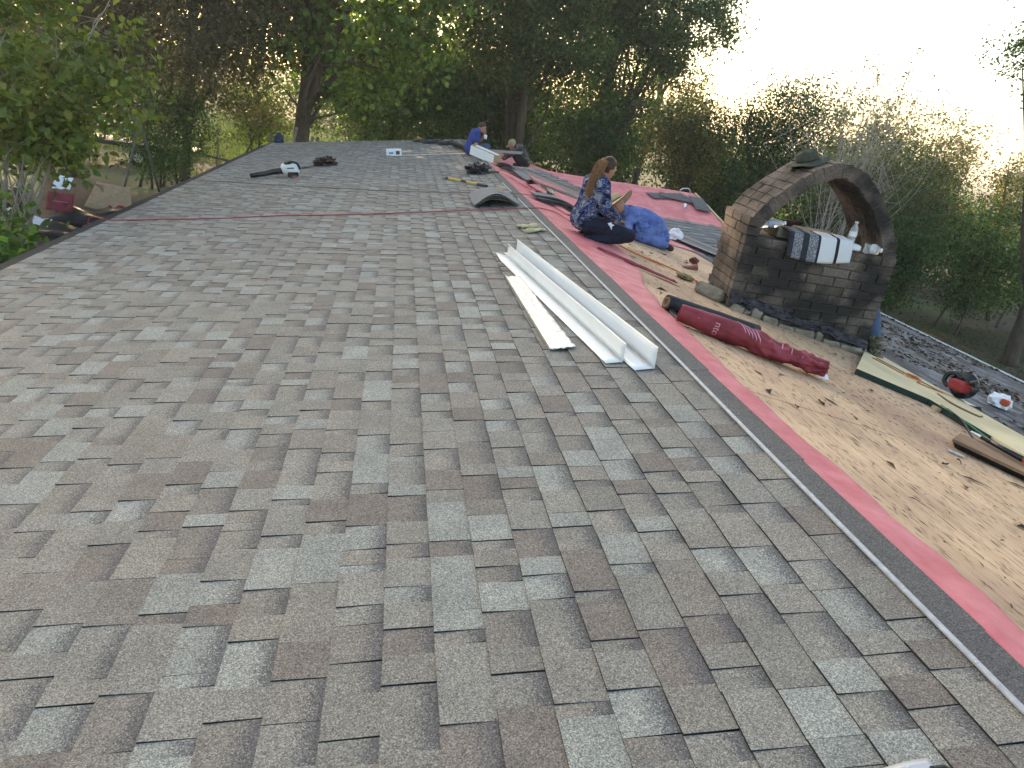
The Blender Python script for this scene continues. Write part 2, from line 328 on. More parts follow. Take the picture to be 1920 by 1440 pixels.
# ------------------------------------------------------------------ house with its roofs
house = thing('house', 'single storey house with a half shingled roof and stripped decking beside the ridge', 'house', (0, 8, GZ))
Y0, Y1 = -1.6, 20.4
mb = MB()
for (a, b_, c, d) in [((-4.55, Y0 + .3), (-4.55, Y1 - .3), GZ, -.86), ((7.4, Y0 + .3), (7.4, 12.7), GZ, -1.52), ((4.1, 12.7), (4.1, 18), GZ, -.8)]:
    mb.add([(a[0], a[1], c), (b_[0], b_[1], c), (b_[0], b_[1], d), (a[0], a[1], d)], [(0, 1, 2, 3)])
mb.build('wall', 'wall', house, thick=.14)
for yy, pts in ((Y0 + .3, [(-4.55, GZ), (7.4, GZ), (7.4, -1.52), (0, -.09), (-4.55, -.86)]), (Y1 - .3, [(-4.55, GZ), (4.1, GZ), (4.1, -.9), (0, -.09), (-4.55, -.86)])):
    MB().add([(x, yy, z) for x, z in pts], [tuple(range(len(pts)))]).build('gable_wall', 'wall', house, thick=.14)
# left slope deck and shingles
slope = MB()
for a, b_ in ((0, 5.14),):
    slope.add([Lp(a, Y0, -.012), Lp(b_, Y0, -.012), Lp(b_, Y1, -.012), Lp(a, Y1, -.012), Lp(a, Y0, -.05), Lp(b_, Y0, -.05), Lp(b_, Y1, -.05), Lp(a, Y1, -.05)],
              [(0, 1, 2, 3), (7, 6, 5, 4), (0, 4, 5, 1), (1, 5, 6, 2), (2, 6, 7, 3), (3, 7, 4, 0)])
slope = slope.build('roof_slope', 'edge', house)
PAL = [(.262, .268, .240), (.272, .278, .250), (.240, .220, .186), (.180, .156, .134), (.216, .204, .176), (.228, .212, .182), (.234, .222, .194), (.204, .184, .158), (.226, .216, .188)]
EXP = .143
def shingle_piece(s, y0, y1, raised, c):
    t = (.0112 if raised else .0072) + rnd.uniform(-.001, .001); k = rnd.uniform(-.004, .004); st = s - EXP - .016; ds = rnd.uniform(-.002, .002)
    g = .0008
    P = [(s + ds, y0 + g, t), (s - ds, y1 - g, t), (st, y1 - g + k, .003), (st, y0 + g + k, .003)]
    v = [Lp(*p) for p in P] + [Lp(p[0], p[1], -.006) for p in P]
    f = [(0, 1, 2, 3), (0, 4, 5, 1), (1, 5, 6, 2), (3, 7, 4, 0)]
    b = 0.0 if raised else 1.0
    col = [(*c, 0), (*c, 0), (*c, b), (*c, b)]*2
    return v, [f[0][::-1], f[1][::-1], f[2][::-1], f[3][::-1]], [0, 1, 1, 1], col
pieces = []
for i in range(34):
    s = .243 + EXP*i; y = Y0 - rnd.random()*.3; raised = rnd.random() < .5; lastc = -1
    while y < Y1:
        wd = rnd.choice((.05, .08, .11, .14, .17, .2)) if not raised else rnd.choice((.085, .11, .14, .17, .2, .25))
        y2 = min(y + wd*rnd.uniform(.9, 1.1), Y1)
        ci = rnd.randrange(len(PAL))
        if ci == lastc: ci = (ci + 3) % len(PAL)
        lastc = ci; q = rnd.uniform(.92, 1.08)
        pc = tuple(x*q for x in PAL[ci])
        pr_ = project(Lp(s - .07, (y + y2)/2)); area = (y2 - y)/max(pr_[2], .3)**3 if (-.02 < pr_[0] < 1.02 and -.02 < pr_[1] < 1.03) else 0
        pieces.append((area, shingle_piece(s, y, y2, raised, pc)))
        y = y2; raised = (not raised) if rnd.random() < .82 else raised
pieces.sort(key=lambda q: -q[0])
for a, (v, f, mi, col) in pieces[:298]:
    mb = MB(); mb.add(v, f); mb.m = mi; mb.build('shingle', ['granules', 'edge'], slope, col=col)
mb = MB(); cc = []
for a, (v, f, mi, col) in pieces[298:]:
    mb.add(v, f); mb.m[-4:] = mi; cc += col
stuff(mb.build('shingles', ['granules', 'edge'], slope, col=cc))
# plain top edge of the last course, and the film strip with its nails
y = Y0
while y < Y1:
    y2 = min(y + 1.0, Y1); k = rnd.uniform(0, .003); e = rnd.uniform(-.006, .006)
    mb = MB(); n1 = .0105 + k
    mb.add([Lp(.108, y + .001, n1 + .002), Lp(.108, y2 - .001, n1 + .002), Lp(-.004 + e, y2 - .001, n1), Lp(-.004 - e, y + .001, n1), Lp(.108, y + .001, -.01), Lp(.108, y2 - .001, -.01), Lp(-.004 + e, y2 - .001, -.01), Lp(-.004 - e, y + .001, -.01)],
           [(3, 2, 1, 0), (1, 5, 4, 0), (2, 6, 5, 1), (0, 4, 7, 3), (2, 3, 7, 6)])
    mb.build('top_course', 'granules', slope, col=[(.098, .096, .093, 0)]*8); y = y2
for (a, b_) in ((Y0, 9.62), (10.25, 11.25), (12.9, 13.6)):
    k = int((b_ - a)/.25) + 2; mb = MB()
    pts = [(a + (b_ - a)*i/(k - 1)) for i in range(k)]
    of = [.006*nz3((p, 0, 0), .9, 3) for p in pts]
    for d, n in ((-.0085, .0165), (.0085, .0165), (.0085, .010), (-.0085, .010)): mb.v += [Lp(.106 + d + o_, p, n) for p, o_ in zip(pts, of)]
    for r in range(4): mb.f += [(r*k + i, ((r + 1) % 4)*k + i, ((r + 1) % 4)*k + i + 1, r*k + i + 1) for i in range(k - 1)]
    mb.m = [0]*len(mb.f); mb.build('film_strip', 'tape', slope)
for i in range(24):
    T = frame(Lp, .106 + rnd.uniform(-.004, .004), .7 + i*.31 + rnd.uniform(-.06, .06), 0, .0166)
    MB().ell((0, 0, 0), (.0048, .0048, .0016), nu=8, nv=4, T=T).build('nail_head', 'chrome', slope, smooth=True)
# stripped slope: plywood sheets
deck = MB(); deck.add([Rp(0, Y0, -.03), Rp(7.88, Y0, -.03), Rp(7.88, 13.0, -.03), Rp(4.3, 13.0, -.03), Rp(4.3, Y1, -.03), Rp(0, Y1, -.03)], [(0, 1, 2, 3, 4, 5)])
deck = deck.build('roof_deck', 'osb', house, thick=.02)
for r, (sa, sb) in enumerate(((.0, 1.218), (1.222, 2.44), (2.444, 3.12))):
    y = Y0 - (0, .9, .4)[r]
    while y < Y1:
        y2 = y + 2.436; c_ = (max(y, Y0), min(y2, Y1)); n0 = rnd.uniform(-.0015, .0015)
        if c_[1] - c_[0] > .05:
            mb = MB(); P = [(sa, c_[0]), (sb, c_[0]), (sb, c_[1]), (sa, c_[1])]
            mb.add([Rp(a, b_, n0) for a, b_ in P] + [Rp(a, b_, -.018) for a, b_ in P], [(0, 1, 2, 3), (0, 4, 5, 1), (1, 5, 6, 2), (2, 6, 7, 3), (3, 7, 4, 0)])
            mb.build('plywood_sheet', 'ply', deck)
        y = y2 + .004
# old shingles further down that slope
mb = MB(); cc = []
for i in range(36):
    s = 3.2 + .133*i; y = Y0 - rnd.random()*.3
    while y < 12.9:
        y2 = y + .305; t_ = .008 + rnd.uniform(0, .006); c_ = rnd.choice(((.085, .087, .095), (.125, .13, .14), (.165, .172, .19), (.075, .073, .076))); q = rnd.uniform(.8, 1.15)
        cl = rnd.uniform(0, .006); P = [(s - .145, y, .002), (s, y, t_), (s, y2 - .006, t_ + cl), (s - .145, y2 - .006, .002)]
        mb.add([Rp(*p) for p in P] + [Rp(p[0], p[1], -.01) for p in P], [(0, 1, 2, 3), (1, 5, 6, 2), (0, 4, 5, 1)]); cc += [(c_[0]*q, c_[1]*q, c_[2]*q, 0)]*8; y = y2
stuff(mb.build('old_shingles', 'oldsh', deck, col=cc))
mb = MB(); k = 60
mb.grid(lambda u, v: Rp(7.62 + .28*u + .02*nz3((v*20, u, 0), 1, 2), Y0 + (13 - Y0)*v, .021 + .006*nz3((u*3, v*30, 0), 1, 4)), 3, 90)
mb.build('eave_strip', M('eave_metal', (.30, .36, .37), .6, .2, 6), deck, thick=.003)
# pink underlayment over the ridge and down to the valley
def pinkw(y):
    T_ = [(-2, .22), (1, .22), (3, .165), (4.4, .23), (5.6, .37), (6.3, .58), (6.9, .70), (7.6, .80), (8.4, .9), (9.3, 1.0), (10.2, 1.5), (11, 3.6), (20.4, 4.4)]
    for (a, b_), (c, d) in zip(T_, T_[1:]):
        if a <= y <= c: return b_ + (d - b_)*(y - a)/(c - a)
    return .2
def pinkf(u, v):
    y = Y0 + (Y1 - Y0)*v; wmax = min(pinkw(y), max(.25, abs(YW - y) + .06) if y < YW else 4.3)
    s = .003 + (wmax + (.025*nz3((y, 0, 0), 3.0, 5) if u > 0 else 0))*u
    wr = .016*abs(nz3((s*3, y*1.4, 0), 1.3, 2)) + .022*max(0, nz3((s*1.5 + y*.5, y*.6, 1), 1.0, 9)) + .012*abs(nz3((s*6, y*4, 2), 1.2, 7))
    return Rp(s, y, .004 + wr*min(1, u*6 + .15))
MB().grid(pinkf, 16, 260).build('underlayment', 'pink', deck, smooth=True, thick=.0012)
# loose flaps and lap edges of the underlayment
for (s0, y0_, s1, y1_, wd) in ((.30, 6.9, .95, 6.35, .05), (.35, 10.9, .62, 9.3, .22), (.2, 12.9, .5, 11.2, .25)):
    a = Vector((s0, y0_)); b_ = Vector((s1, y1_)); d = (b_ - a); n_ = Vector((-d.y, d.x)).normalized()
    def ff(u, v):
        p = a + d*v + n_*wd*(u - .5)*(1 + .3*nz3((v*5, 0, 0), 1, 3)); return Rp(p.x, p.y, .02 + .03*math.sin(u*math.pi)*(.6 + .8*abs(nz3((v*4, u, 0), 1, 6))))
    MB().grid(ff, 7, 26).build('underlayment_flap', 'red' if wd < .1 else 'pink', deck, smooth=True, thick=.002)
# wing roof
XR = 4.3
wing = MB(); wing.add([Wp(0, 0, -.01), Wp(4.45, 4.45, -.01), Wp(XR, 4.45, -.01), Wp(XR, 0, -.01), Vector((XR, 18.9, -4.5*math.sin(PR) - .01)), Vector((4.4, 18.9, -4.5*math.sin(PR) - .01))], [(0, 1, 2, 3), (0, 3, 4, 5)])
wing = wing.build('wing_roof', 'osb', house, thick=.02)
MB().grid(lambda u, v: Wp(max(v*1.95*.98, .02) + (XR - .01 - max(v*1.95*.98, .02))*u, .004 + 1.95*v, .006 + .010*abs(nz3((u*7, v*5, 0), 1, 3)) + .01*max(0, nz3((u*12, v*3, 0), 1, 8))), 50, 24).build('underlayment', 'pink', wing, smooth=True, thick=.0012)
mb = MB(); cc = []
for i in range(32):
    t_ = .12 + .143*i; xv = t_*.982 + .56; xe = XR - .02
    if t_ < 1.85: xe = min(xe, 1.0 + .75*t_ + .12*rnd.random())
    elif t_ < 2.1: xe -= rnd.uniform(0, .5)
    x = xv
    while x < xe:
        x2 = min(x + rnd.choice((.1, .15, .2, .25)), xe); h = rnd.choice((.016, .021)); c_ = rnd.choice(((.16, .165, .165), (.20, .205, .205), (.135, .135, .14), (.175, .165, .155)))
        P = [(x, t_ - .155, .010), (x2 - .002, t_ - .155, .010), (x2 - .002, t_, h), (x, t_, h)]
        mb.add([Wp(*p) for p in P] + [Wp(p[0], p[1], -.004) for p in P], [(3, 2, 1, 0), (2, 3, 7, 6), (0, 3, 7, 4)[::-1], (1, 2, 6, 5)]); cc += [(*c_, 0)]*8; x = x2
stuff(mb.build('shingles', 'granules', wing, col=cc))
mb = MB()
def valf(u, v):
    t_ = .15 + 4.25*v; n_ = .03 - .024*math.sin(math.pi*u)
    p = Wp(t_*.982 + .66*u - .07, t_, n_)
    zz = max(p.z, Rp(p.x/math.cos(PR), p.y, .016).z); return Vector((p.x, p.y, zz))
MB().grid(valf, 9, 60).build('valley_metal', M('black_valley_metal', (.010, .011, .013), .35, .2, spec=.5), wing, smooth=True, thick=.002)
mb = MB()
for q in ((Wp(.55 + 1.7, 2.28, .06), Wp(3.95, 3.95, .055)),):
    a, b_ = q; d = (b_ - a).normalized(); n_ = Vector((.7, .7, 0))
    mb.add([a, b_, b_ + Vector((0, 0, -.16)), a + Vector((0, 0, -.13)), a + n_*.02, b_ + n_*.02, b_ + n_*.02 + Vector((0, 0, -.16)), a + n_*.02 + Vector((0, 0, -.13))], [(0, 1, 2, 3), (4, 7, 6, 5), (0, 4, 5, 1), (1, 5, 6, 2), (2, 6, 7, 3), (3, 7, 4, 0)])
mb.build('valley_edge', 'blackplastic', wing)
mb = MB(); mb.add([Wp(XR, 0, .03), Wp(XR + .03, 0, .03), Wp(XR + .03, 4.3, .03), Wp(XR, 4.3, .03), Wp(XR, 0, -.12), Wp(XR + .03, 0, -.12), Wp(XR + .03, 4.3, -.12), Wp(XR, 4.3, -.12)], [(0, 1, 2, 3), (1, 5, 6, 2), (0, 4, 5, 1), (0, 3, 7, 4)])
mb.build('rake_board', 'pale', wing)

# ------------------------------------------------------------------ chimney
CE = math.radians(6); CU_ = Vector((math.cos(CE), -math.sin(CE), 0)); CV_ = Vector((math.sin(CE), math.cos(CE), 0)); CO = Vector((1.376, 6.067, 0))
CT = Matrix(((CU_.x, CV_.x, 0, CO.x), (CU_.y, CV_.y, 0, CO.y), (0, 0, 1, 0), (0, 0, 0, 1)))
CW, CD, CH = 1.43, .66, .40
chim = thing('brick_chimney', 'sooty dark brick chimney topped by an open brick arch, rising through the bare decking', 'chimney', tuple(CO + Vector((0, 0, -.6))))
mb = MB(); mb.box((CW/2, CD/2, -.19), (CW - .03, CD - .03, 1.16), CT); mb.build('mortar_core', 'mortar', chim)
def brick_mesh():
    bm_ = MB().box((0, 0, 0), (1, 1, 1)); return bm_
BR = {}
def brick_obj(c, ax, d, mat, parent=chim):
    """one brick: centre c, axes matrix ax (3x3), dims d"""
    key = mat
    if key not in BR:
        me = []
        for k in range(4):
            mb = MB().box((0, 0, 0), (1, 1, 1), bev=.03)
            for p in mb.v:
                j = Vector((rnd.uniform(-.012, .012), rnd.uniform(-.03, .03), rnd.uniform(-.04, .04))); p += j
            o = mb.build('brick', mat); me.append(o.data); bpy.data.objects.remove(o)
        BR[key] = me
    o = bpy.data.objects.new('brick', rnd.choice(BR[key])); COL.objects.link(o); o.parent = parent
    R = ax @ Matrix.Diagonal(Vector(d)); T = R.to_4x4(); T.translation = c - root_of(parent).location; o.matrix_local = T
    return o
BL, BH, MJ = .262, .0835, .009
CA = CT.to_3x3()
zc = CH - BH/2; row = 0
while zc > -.66:
    off = (0, BL*.5)[row % 2] + rnd.uniform(-.01, .01)
    x = -off
    while x < CW:
        a, b_ = max(x, 0), min(x + BL - MJ, CW); 
        if b_ - a > .035:
            deckz = Rp(1.376/math.cos(PR) + (a + b_)/2*math.cos(CE)/math.cos(PR), 6).z
            if zc > deckz - .08:
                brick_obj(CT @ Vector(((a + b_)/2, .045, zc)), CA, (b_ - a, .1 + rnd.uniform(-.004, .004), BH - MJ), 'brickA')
        x += BL
    y = .096 - ((BL*.5) if row % 2 == 0 else 0)
    while y < CD - .04:
        a, b_ = max(y, .097), min(y + BL - MJ, CD)
        if b_ - a > .03:
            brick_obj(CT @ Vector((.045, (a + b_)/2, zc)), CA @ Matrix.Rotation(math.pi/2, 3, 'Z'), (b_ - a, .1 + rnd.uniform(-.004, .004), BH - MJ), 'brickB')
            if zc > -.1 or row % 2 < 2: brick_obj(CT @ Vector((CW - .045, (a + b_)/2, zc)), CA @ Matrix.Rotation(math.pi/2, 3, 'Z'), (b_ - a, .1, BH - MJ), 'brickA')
        y += BL
    zc -= BH; row += 1
for k in range(2):                    # taller pier at the foot of the arch
    zc = CH + BH*(k + .5)
    for (x0, x1, y0_, y1_) in ((-.012, .125, -.012, .2), (-.012, .125, .21, .43), (-.012, .125, .44, CD + .01)) if k else ((-.006, .12, -.004, .3), (-.006, .12, .31, CD)):
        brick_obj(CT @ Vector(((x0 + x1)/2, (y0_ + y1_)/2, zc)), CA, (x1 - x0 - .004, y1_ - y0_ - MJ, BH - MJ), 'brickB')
AP = [(.0, .53), (.045, .60), (.13, .73), (.285, .89), (.458, 1.035), (.68, 1.135), (.88, 1.09), (1.02, .985), (1.16, .85), (1.31, .66), (1.39, .50), (1.43, .38)]
def arch_at(d):
    L_ = 0
    for a, b_ in zip(AP, AP[1:]):
        l = math.dist(a, b_)
        if d <= L_ + l + 1e-6:
            q = (d - L_)/l; return Vector((a[0] + (b_[0] - a[0])*q, 0, a[1] + (b_[1] - a[1])*q)), Vector((b_[0] - a[0], 0, b_[1] - a[1])).normalized()
        L_ += l
    return Vector((AP[-1][0], 0, AP[-1][1])), Vector((0, 0, -1))
ALEN = sum(math.dist(a, b_) for a, b_ in zip(AP, AP[1:])); nrow = int(ALEN/.092); ATH = .122
core = MB(); prof = []
for i in range(nrow*2 + 1):
    p, _ = arch_at(ALEN*i/(nrow*2)); _, tg = arch_at(min(ALEN, ALEN*i/(nrow*2) + .06)); _, tg2 = arch_at(max(0, ALEN*i/(nrow*2) - .06)); tg = (tg + tg2).normalized()
    nn = Vector((-tg.z, 0, tg.x)); prof.append((p - nn*.012, p - nn*(ATH - .012), tg, nn, p))
for o_, i_, *_ in prof:
    for q, yy in ((o_, .012), (i_, .012), (i_, CD - .012), (o_, CD - .012)): core.v.append(CT @ Vector((q.x, yy, q.z)))
for i in range(len(prof) - 1):
    for r in range(4): core.f.append((i*4 + r, i*4 + (r + 1) % 4, i*4 + 4 + (r + 1) % 4, i*4 + 4 + r))
core.m = [0]*len(core.f); core.build('arch_core', 'mortar', chim)
for i in range(nrow):
    _, _, tg, nn, p = prof[i*2 + 1]; ax = CA @ Matrix(((0, tg.x, nn.x), (1, 0, 0), (0, tg.z, nn.z)))
    y = -.0; k = 0; cut = (0, .11, .2)[i % 3]
    while y < CD - .03:
        y2 = min(y + (cut if k == 0 and cut else .235), CD)
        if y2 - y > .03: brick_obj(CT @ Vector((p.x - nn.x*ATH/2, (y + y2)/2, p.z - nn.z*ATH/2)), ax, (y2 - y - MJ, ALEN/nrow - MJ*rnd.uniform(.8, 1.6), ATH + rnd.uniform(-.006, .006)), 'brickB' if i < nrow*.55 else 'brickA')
        y = y2; k += 1
# broken mortar curb and torn tar flashing along the foot of the chimney
def fz(u): return Rp((1.376 + u*math.cos(CE))/math.cos(PR), 6).z
u = .02
while u < CW:
    d = rnd.uniform(.05, .26); h = rnd.uniform(.03, .10)
    if rnd.random() < .22: u += d*.6; continue
    mb = MB().box((0, 0, 0), (d - .012, .10, h), bev=.014)
    for p in mb.v: p += Vector((nz3(p, 18, 1), nz3(p, 18, 2), nz3(p, 18, 3)))*.026
    T = CT @ Matrix.Translation((u + d/2, -.035 + rnd.uniform(-.012, .012), fz(u + d/2) + rnd.uniform(.0, .035))) @ Matrix.Rotation(math.atan(math.tan(PR)), 4, 'Y')
    mb.xf(T).build('mortar_lump', 'concrete', chim, smooth=False); u += d
def tarf(u_, v_):
    u2 = u_*CW; lo = fz(u2) + .075 + .03*nz3((u2*9, 0, 0), 1, 1); hi = fz(u2) + .145 + .045*nz3((u2*7, 3, 0), 1, 2)
    return CT @ Vector((u2, -.012 - .03*abs(nz3((u2*14, v_*4, 0), 1, 4)) - .02*(1 - v_), lo + (hi - lo)*v_))
MB().grid(tarf, 70, 8).build('tar_flashing', 'tar', chim, thick=.006)
mb = MB().box((0, 0, 0), (.34, .16, .1), bev=.03)
for k in range(3):
    pass
bm = bmesh.new(); 
def lump(dims, seed, amp=.16, sub=3):
    b = bmesh.new(); bmesh.ops.create_icosphere(b, subdivisions=sub, radius=1)
    v = []
    for p in b.verts:
        q = p.co.copy(); e = 1/max(abs(q.x), abs(q.y), abs(q.z))**.72; q *= e*(1 + amp*nz3(q, 1.6, seed) + amp*.4*nz3(q, 5, seed)); v.append(Vector((q.x*dims[0]/2, q.y*dims[1]/2, q.z*dims[2]/2)))
    f = [tuple(x.index for x in p.verts) for p in b.faces]; b.free(); return v, f
bm.free()
v, f = lump((.30, .15, .12), 3, .1); T = frame(Rp, 1.30, 6.28, math.radians(-52), .055)
MB().add(v, f).xf(T).build('mortar_lump', 'concrete', chim)
# ------------------------------------------------------------------ things lying on the shingles
SH = .0135                             # top of the shingles above the slope plane
def bez(pts, k=10):                    # Catmull-Rom through points
    P = [Vector(p) for p in pts]; P = [P[0]*2 - P[1]] + P + [P[-1]*2 - P[-2]]; out = []
    for i in range(1, len(P) - 2):
        for j in range(k):
            t = j/k; a, b_, c, d = P[i - 1], P[i], P[i + 1], P[i + 2]
            out.append(.5*((2*b_) + (c - a)*t + (2*a - 5*b_ + 4*c - d)*t*t + (3*b_ - a - 3*c + d)*t**3))
    return out + [P[-2]]
def angle_metal(label, near, far, wf, hv, bendfar, group):
    o = thing('metal_flashing', label, 'flashing', tuple(Lp(*near, SH)), group)
    a, b_ = Vector(near), Vector(far); d = (b_ - a); L_ = d.length; d.normalize(); n_ = Vector((d.y, -d.x)); 
    if n_.x < 0: n_ = -n_
    def flat(u, v):
        p = a + d*L_*v + n_*wf*u; return Lp(p.x, p.y, SH + .002 + .006*abs(nz3((v*6, u, 0), 1, 3))*u + (.03*max(0, (v - .93)/.07)*u if bendfar else 0))
    def up(u, v):
        p = a + d*L_*v - n_*(.012*u + .02*u*math.sin(v*7)*.2); h = hv*u*(1 - (.25*max(0, (v - .95)/.05) if bendfar else 0)); return Lp(p.x, p.y, SH + .002 + h)
    MB().grid(flat, 4, 40).build('flange', 'white', o, smooth=True, thick=.0016); MB().grid(up, 4, 40).build('upstand', 'white', o, smooth=True, thick=.0016)
    MB().grid(lambda u, v: Lp(*(a + d*L_*v - n_*.0125 + n_*.008*(u - .5)), SH + hv*.985 + .004*math.sin(u*math.pi)), 3, 30).build('hemmed_edge', 'white', o, thick=.002)
    return o
angle_metal('long white angle flashing lying with its upstand closest to the ridge', (.275, 3.46), (.60, 6.40), .115, .118, False, 'angle flashings')
angle_metal('white angle flashing nested against its twin, torn and bent at the far end', (.415, 3.58), (.70, 6.28), .10, .105, True, 'angle flashings')
a, b_ = Vector((.70, 3.83)), Vector((.755, 5.52)); d = b_ - a; n_ = Vector((d.y, -d.x)).normalized()
o = thing('metal_flashing', 'short crinkled bare metal strip beside the white angle flashings', 'flashing', tuple(Lp(*a, SH)))
def cf(u, v):
    wd = .155 - .04*v; p = a + d*v + n_*wd*(u - .5); return Lp(p.x, p.y, SH + .006 + .012*abs(nz3((v*14, u*3, 0), 1, 1)) + .006*nz3((v*40, u*8, 0), 1, 2))
MB().grid(cf, 14, 90).build('strip', 'dull', o, smooth=True, thick=.0015)
MB().grid(lambda u, v: (lambda p: Lp(p.x, p.y, SH + .002 + .022*u))(a + d*v + n_*((.155 - .04*v)*.5 + .003)), 3, 20).build('hemmed_edge', 'dull', o, thick=.002)
# cut metal piece with a nail close by the camera
o = thing('metal_offcut', 'small bent metal offcut with a nail, at the bottom of the shingles', 'metal piece', tuple(Lp(.5, 1.03, SH)))
MB().grid(lambda u, v: Lp(.60 - .16*u, 1.018 - .085*v + .012*u, SH + .004 + .014*math.sin(u*2.4) + .016*v*(u - .3)), 16, 8).build('plate', 'galv', o, smooth=True, thick=.0018)
T = frame(Lp, .50, 1.012, 0, SH + .016); MB().ell((0, 0, .002), (.0055, .0055, .0022), nu=10, nv=6, T=T).build('nail', 'chrome', o, smooth=True)
MB().grid(lambda u, v: Lp(.455 - .03*u, 1.01 - .035*v, SH + .010 + .022*math.sin(v*3.0)), 6, 6).build('folded_tab', 'black', o, smooth=True, thick=.003)
# leather gloves
def glove(parent, T):
    mb = MB(); mb.ell((0, 0, .016), (.055, .045, .018)); 
    for k, (ln, y) in enumerate(((.05, -.034), (.062, -.012), (.06, .011), (.046, .032))): mb.cone((.045, y, .018), .0125, (.045 + ln, y*1.2, .012 + .008*(k % 2)), .0105, 8)
    mb.cone((-.01, .04, .018), .014, (.035, .072, .014), .011, 8); mb.cone((-.05, 0, .018), .038, (-.09, 0, .016), .042, 10)
    for p in mb.v: p.z = max(p.z*.8, .002); p += Vector((nz3(p, 25, 1), nz3(p, 25, 2), abs(nz3(p, 25, 3))))*.007
    return mb.xf(T).build('glove', 'glove', parent, smooth=True)
o = thing('work_gloves', 'pair of tan leather work gloves lying near the ridge', 'gloves', tuple(Lp(.285, 7.46, SH)))
glove(o, frame(Lp, .31, 7.58, 2.7, SH)); glove(o, frame(Lp, .26, 7.34, .5, SH))
# air hose and cord
tag(MB().tube(bez([Lp(5.3, 9.05, -.25), Lp(5.2, 9.0, SH + .01)] + [Lp(s, y + rnd.uniform(-.02, .02), SH + .006) for s, y in ((4.9, 8.81), (4.37, 8.78), (3.65, 8.72), (3.06, 8.76), (2.33, 8.70), (1.59, 8.71), (.95, 8.74), (.436, 8.77), (.107, 8.78))] + [Rp(.05, 8.79, .03), Rp(.26, 8.93, .03), Rp(.33, 8.69, .03), Rp(.36, 8.45, .03)], 8), .0062, 6).build('air_hose', 'hose', smooth=True),
    'thin red air hose stretched straight across the shingles', 'hose')
tag(MB().tube(bez([Lp(s, y, SH + .005) for s, y in ((5.0, 12.5), (4.22, 12.06), (3.5, 11.6), (2.5, 11.02), (1.58, 10.53), (.84, 10.28), (.13, 10.02))] + [Rp(.06, 10.0, .03), Rp(.29, 10.15, .03), Rp(.53, 9.97, .03)], 8), .0055, 6).build('rope', 'rope', smooth=True),
    'thin brown rope running slantwise over the shingles beyond the red hose', 'rope')
# leaf blower
T = frame(Lp, 3.46, 12.72, 0, SH); o = thing('leaf_blower', 'white and black handheld leaf blower lying on its side', 'leaf blower', tuple(T.translation))
mb = MB(); mb.ell((0, 0, .125), (.15, .10, .12), nu=18, nv=12); mb.box((.05, -.02, .11), (.20, .15, .15), bev=.03); mb.xf(T).build('housing', 'whiteplastic', o, smooth=True)
MB().ell((-.01, -.03, .215), (.075, .06, .035), nu=14, T=T).build('air_intake', 'blackplastic', o, smooth=True)
mb = MB(); mb.tube(bez([(-.04, -.06, .20), (.04, -.10, .24), (.14, -.10, .21), (.17, -.06, .12)], 6), .019, 8, T=T); mb.build('handle', 'blackplastic', o, smooth=True)
MB().tube([(-.12, 0, .10), (-.26, -.03, .085), (-.40, -.06, .06), (-.62, -.12, .042)], [.055, .047, .042, .04], 14, T=T, cap=False).build('blower_tube', 'blackplastic', o, smooth=True, thick=.004)
MB().box((.06, -.09, .04), (.17, .05, .07), T, bev=.012).build('base_grip', 'blackplastic', o); MB().box((.08, -.10, .012), (.09, .05, .02), T, bev=.006).build('trigger_lock', 'orangetool', o)
MB().box((.03, -.098, .14), (.11, .012, .016), T).build('vent_slot', 'black', o)
# crumpled things
def crumple(name, label, cat, T, dims, mat, seed, amp=.55, parent=None, sub=4):
    b = bmesh.new(); bmesh.ops.create_icosphere(b, subdivisions=sub, radius=1); v = []
    for p in b.verts:
        q = p.co; k = 1 + amp*(abs(nz3(q, 1.5, seed)) - .25) + amp*.6*(abs(nz3(q, 3.6, seed + 3)) - .2) + amp*.25*nz3(q, 8, seed)
        z = q.z*k; z = z if z > -.35 else -.35 - (abs(z) - .35)*.1
        v.append(Vector((q.x*k*dims[0]/2, q.y*k*dims[1]/2, (z + .38)*dims[2]/1.4)))
    f = [tuple(x.index for x in p.verts) for p in b.faces]; b.free(); mb = MB().add(v, f).xf(T)
    o = mb.build(name, mat, parent)
    if not parent:
        o.data.transform(Matrix.Translation(-T.translation)); o.location = T.translation; tag(o, label, cat)
    return o
deb = crumple('felt_scrap', 'crumpled dark brown felt scrap behind the leaf blower', 'felt scrap', frame(Lp, 3.05, 14.4, .1, SH), (.38, .3, .16), M('brown_felt', (.030, .018, .013), .6, .5, 18), 4, .9)
tag(MB().grid(lambda u, v: Lp(3.75 - .62*u, 13.75 + .45*u + .12*(v - .5)*math.sin(u*3.1), SH + .006 + .02*abs(nz3((u*5, v*3, 0), 1, 2))), 20, 6).build('felt_strip', 'black', smooth=True, thick=.003), 'torn black felt strip trailing from the crumpled scrap', 'felt scrap')
crumple('plastic_bag', 'crumpled glossy black plastic bag on the shingles near the ridge', 'bag', frame(Lp, .36, 12.55, .3, SH), (.36, .32, .17), 'blackplastic', 9, .85)
T = frame(Lp, .14, 12.58, -.12, SH); tag(MB().box((0, 0, .012), (.30, .045, .02), T).build('wood_strip', 'stick'), 'short dark brown wood strip pointing from the black bag to the ridge', 'wood strip')
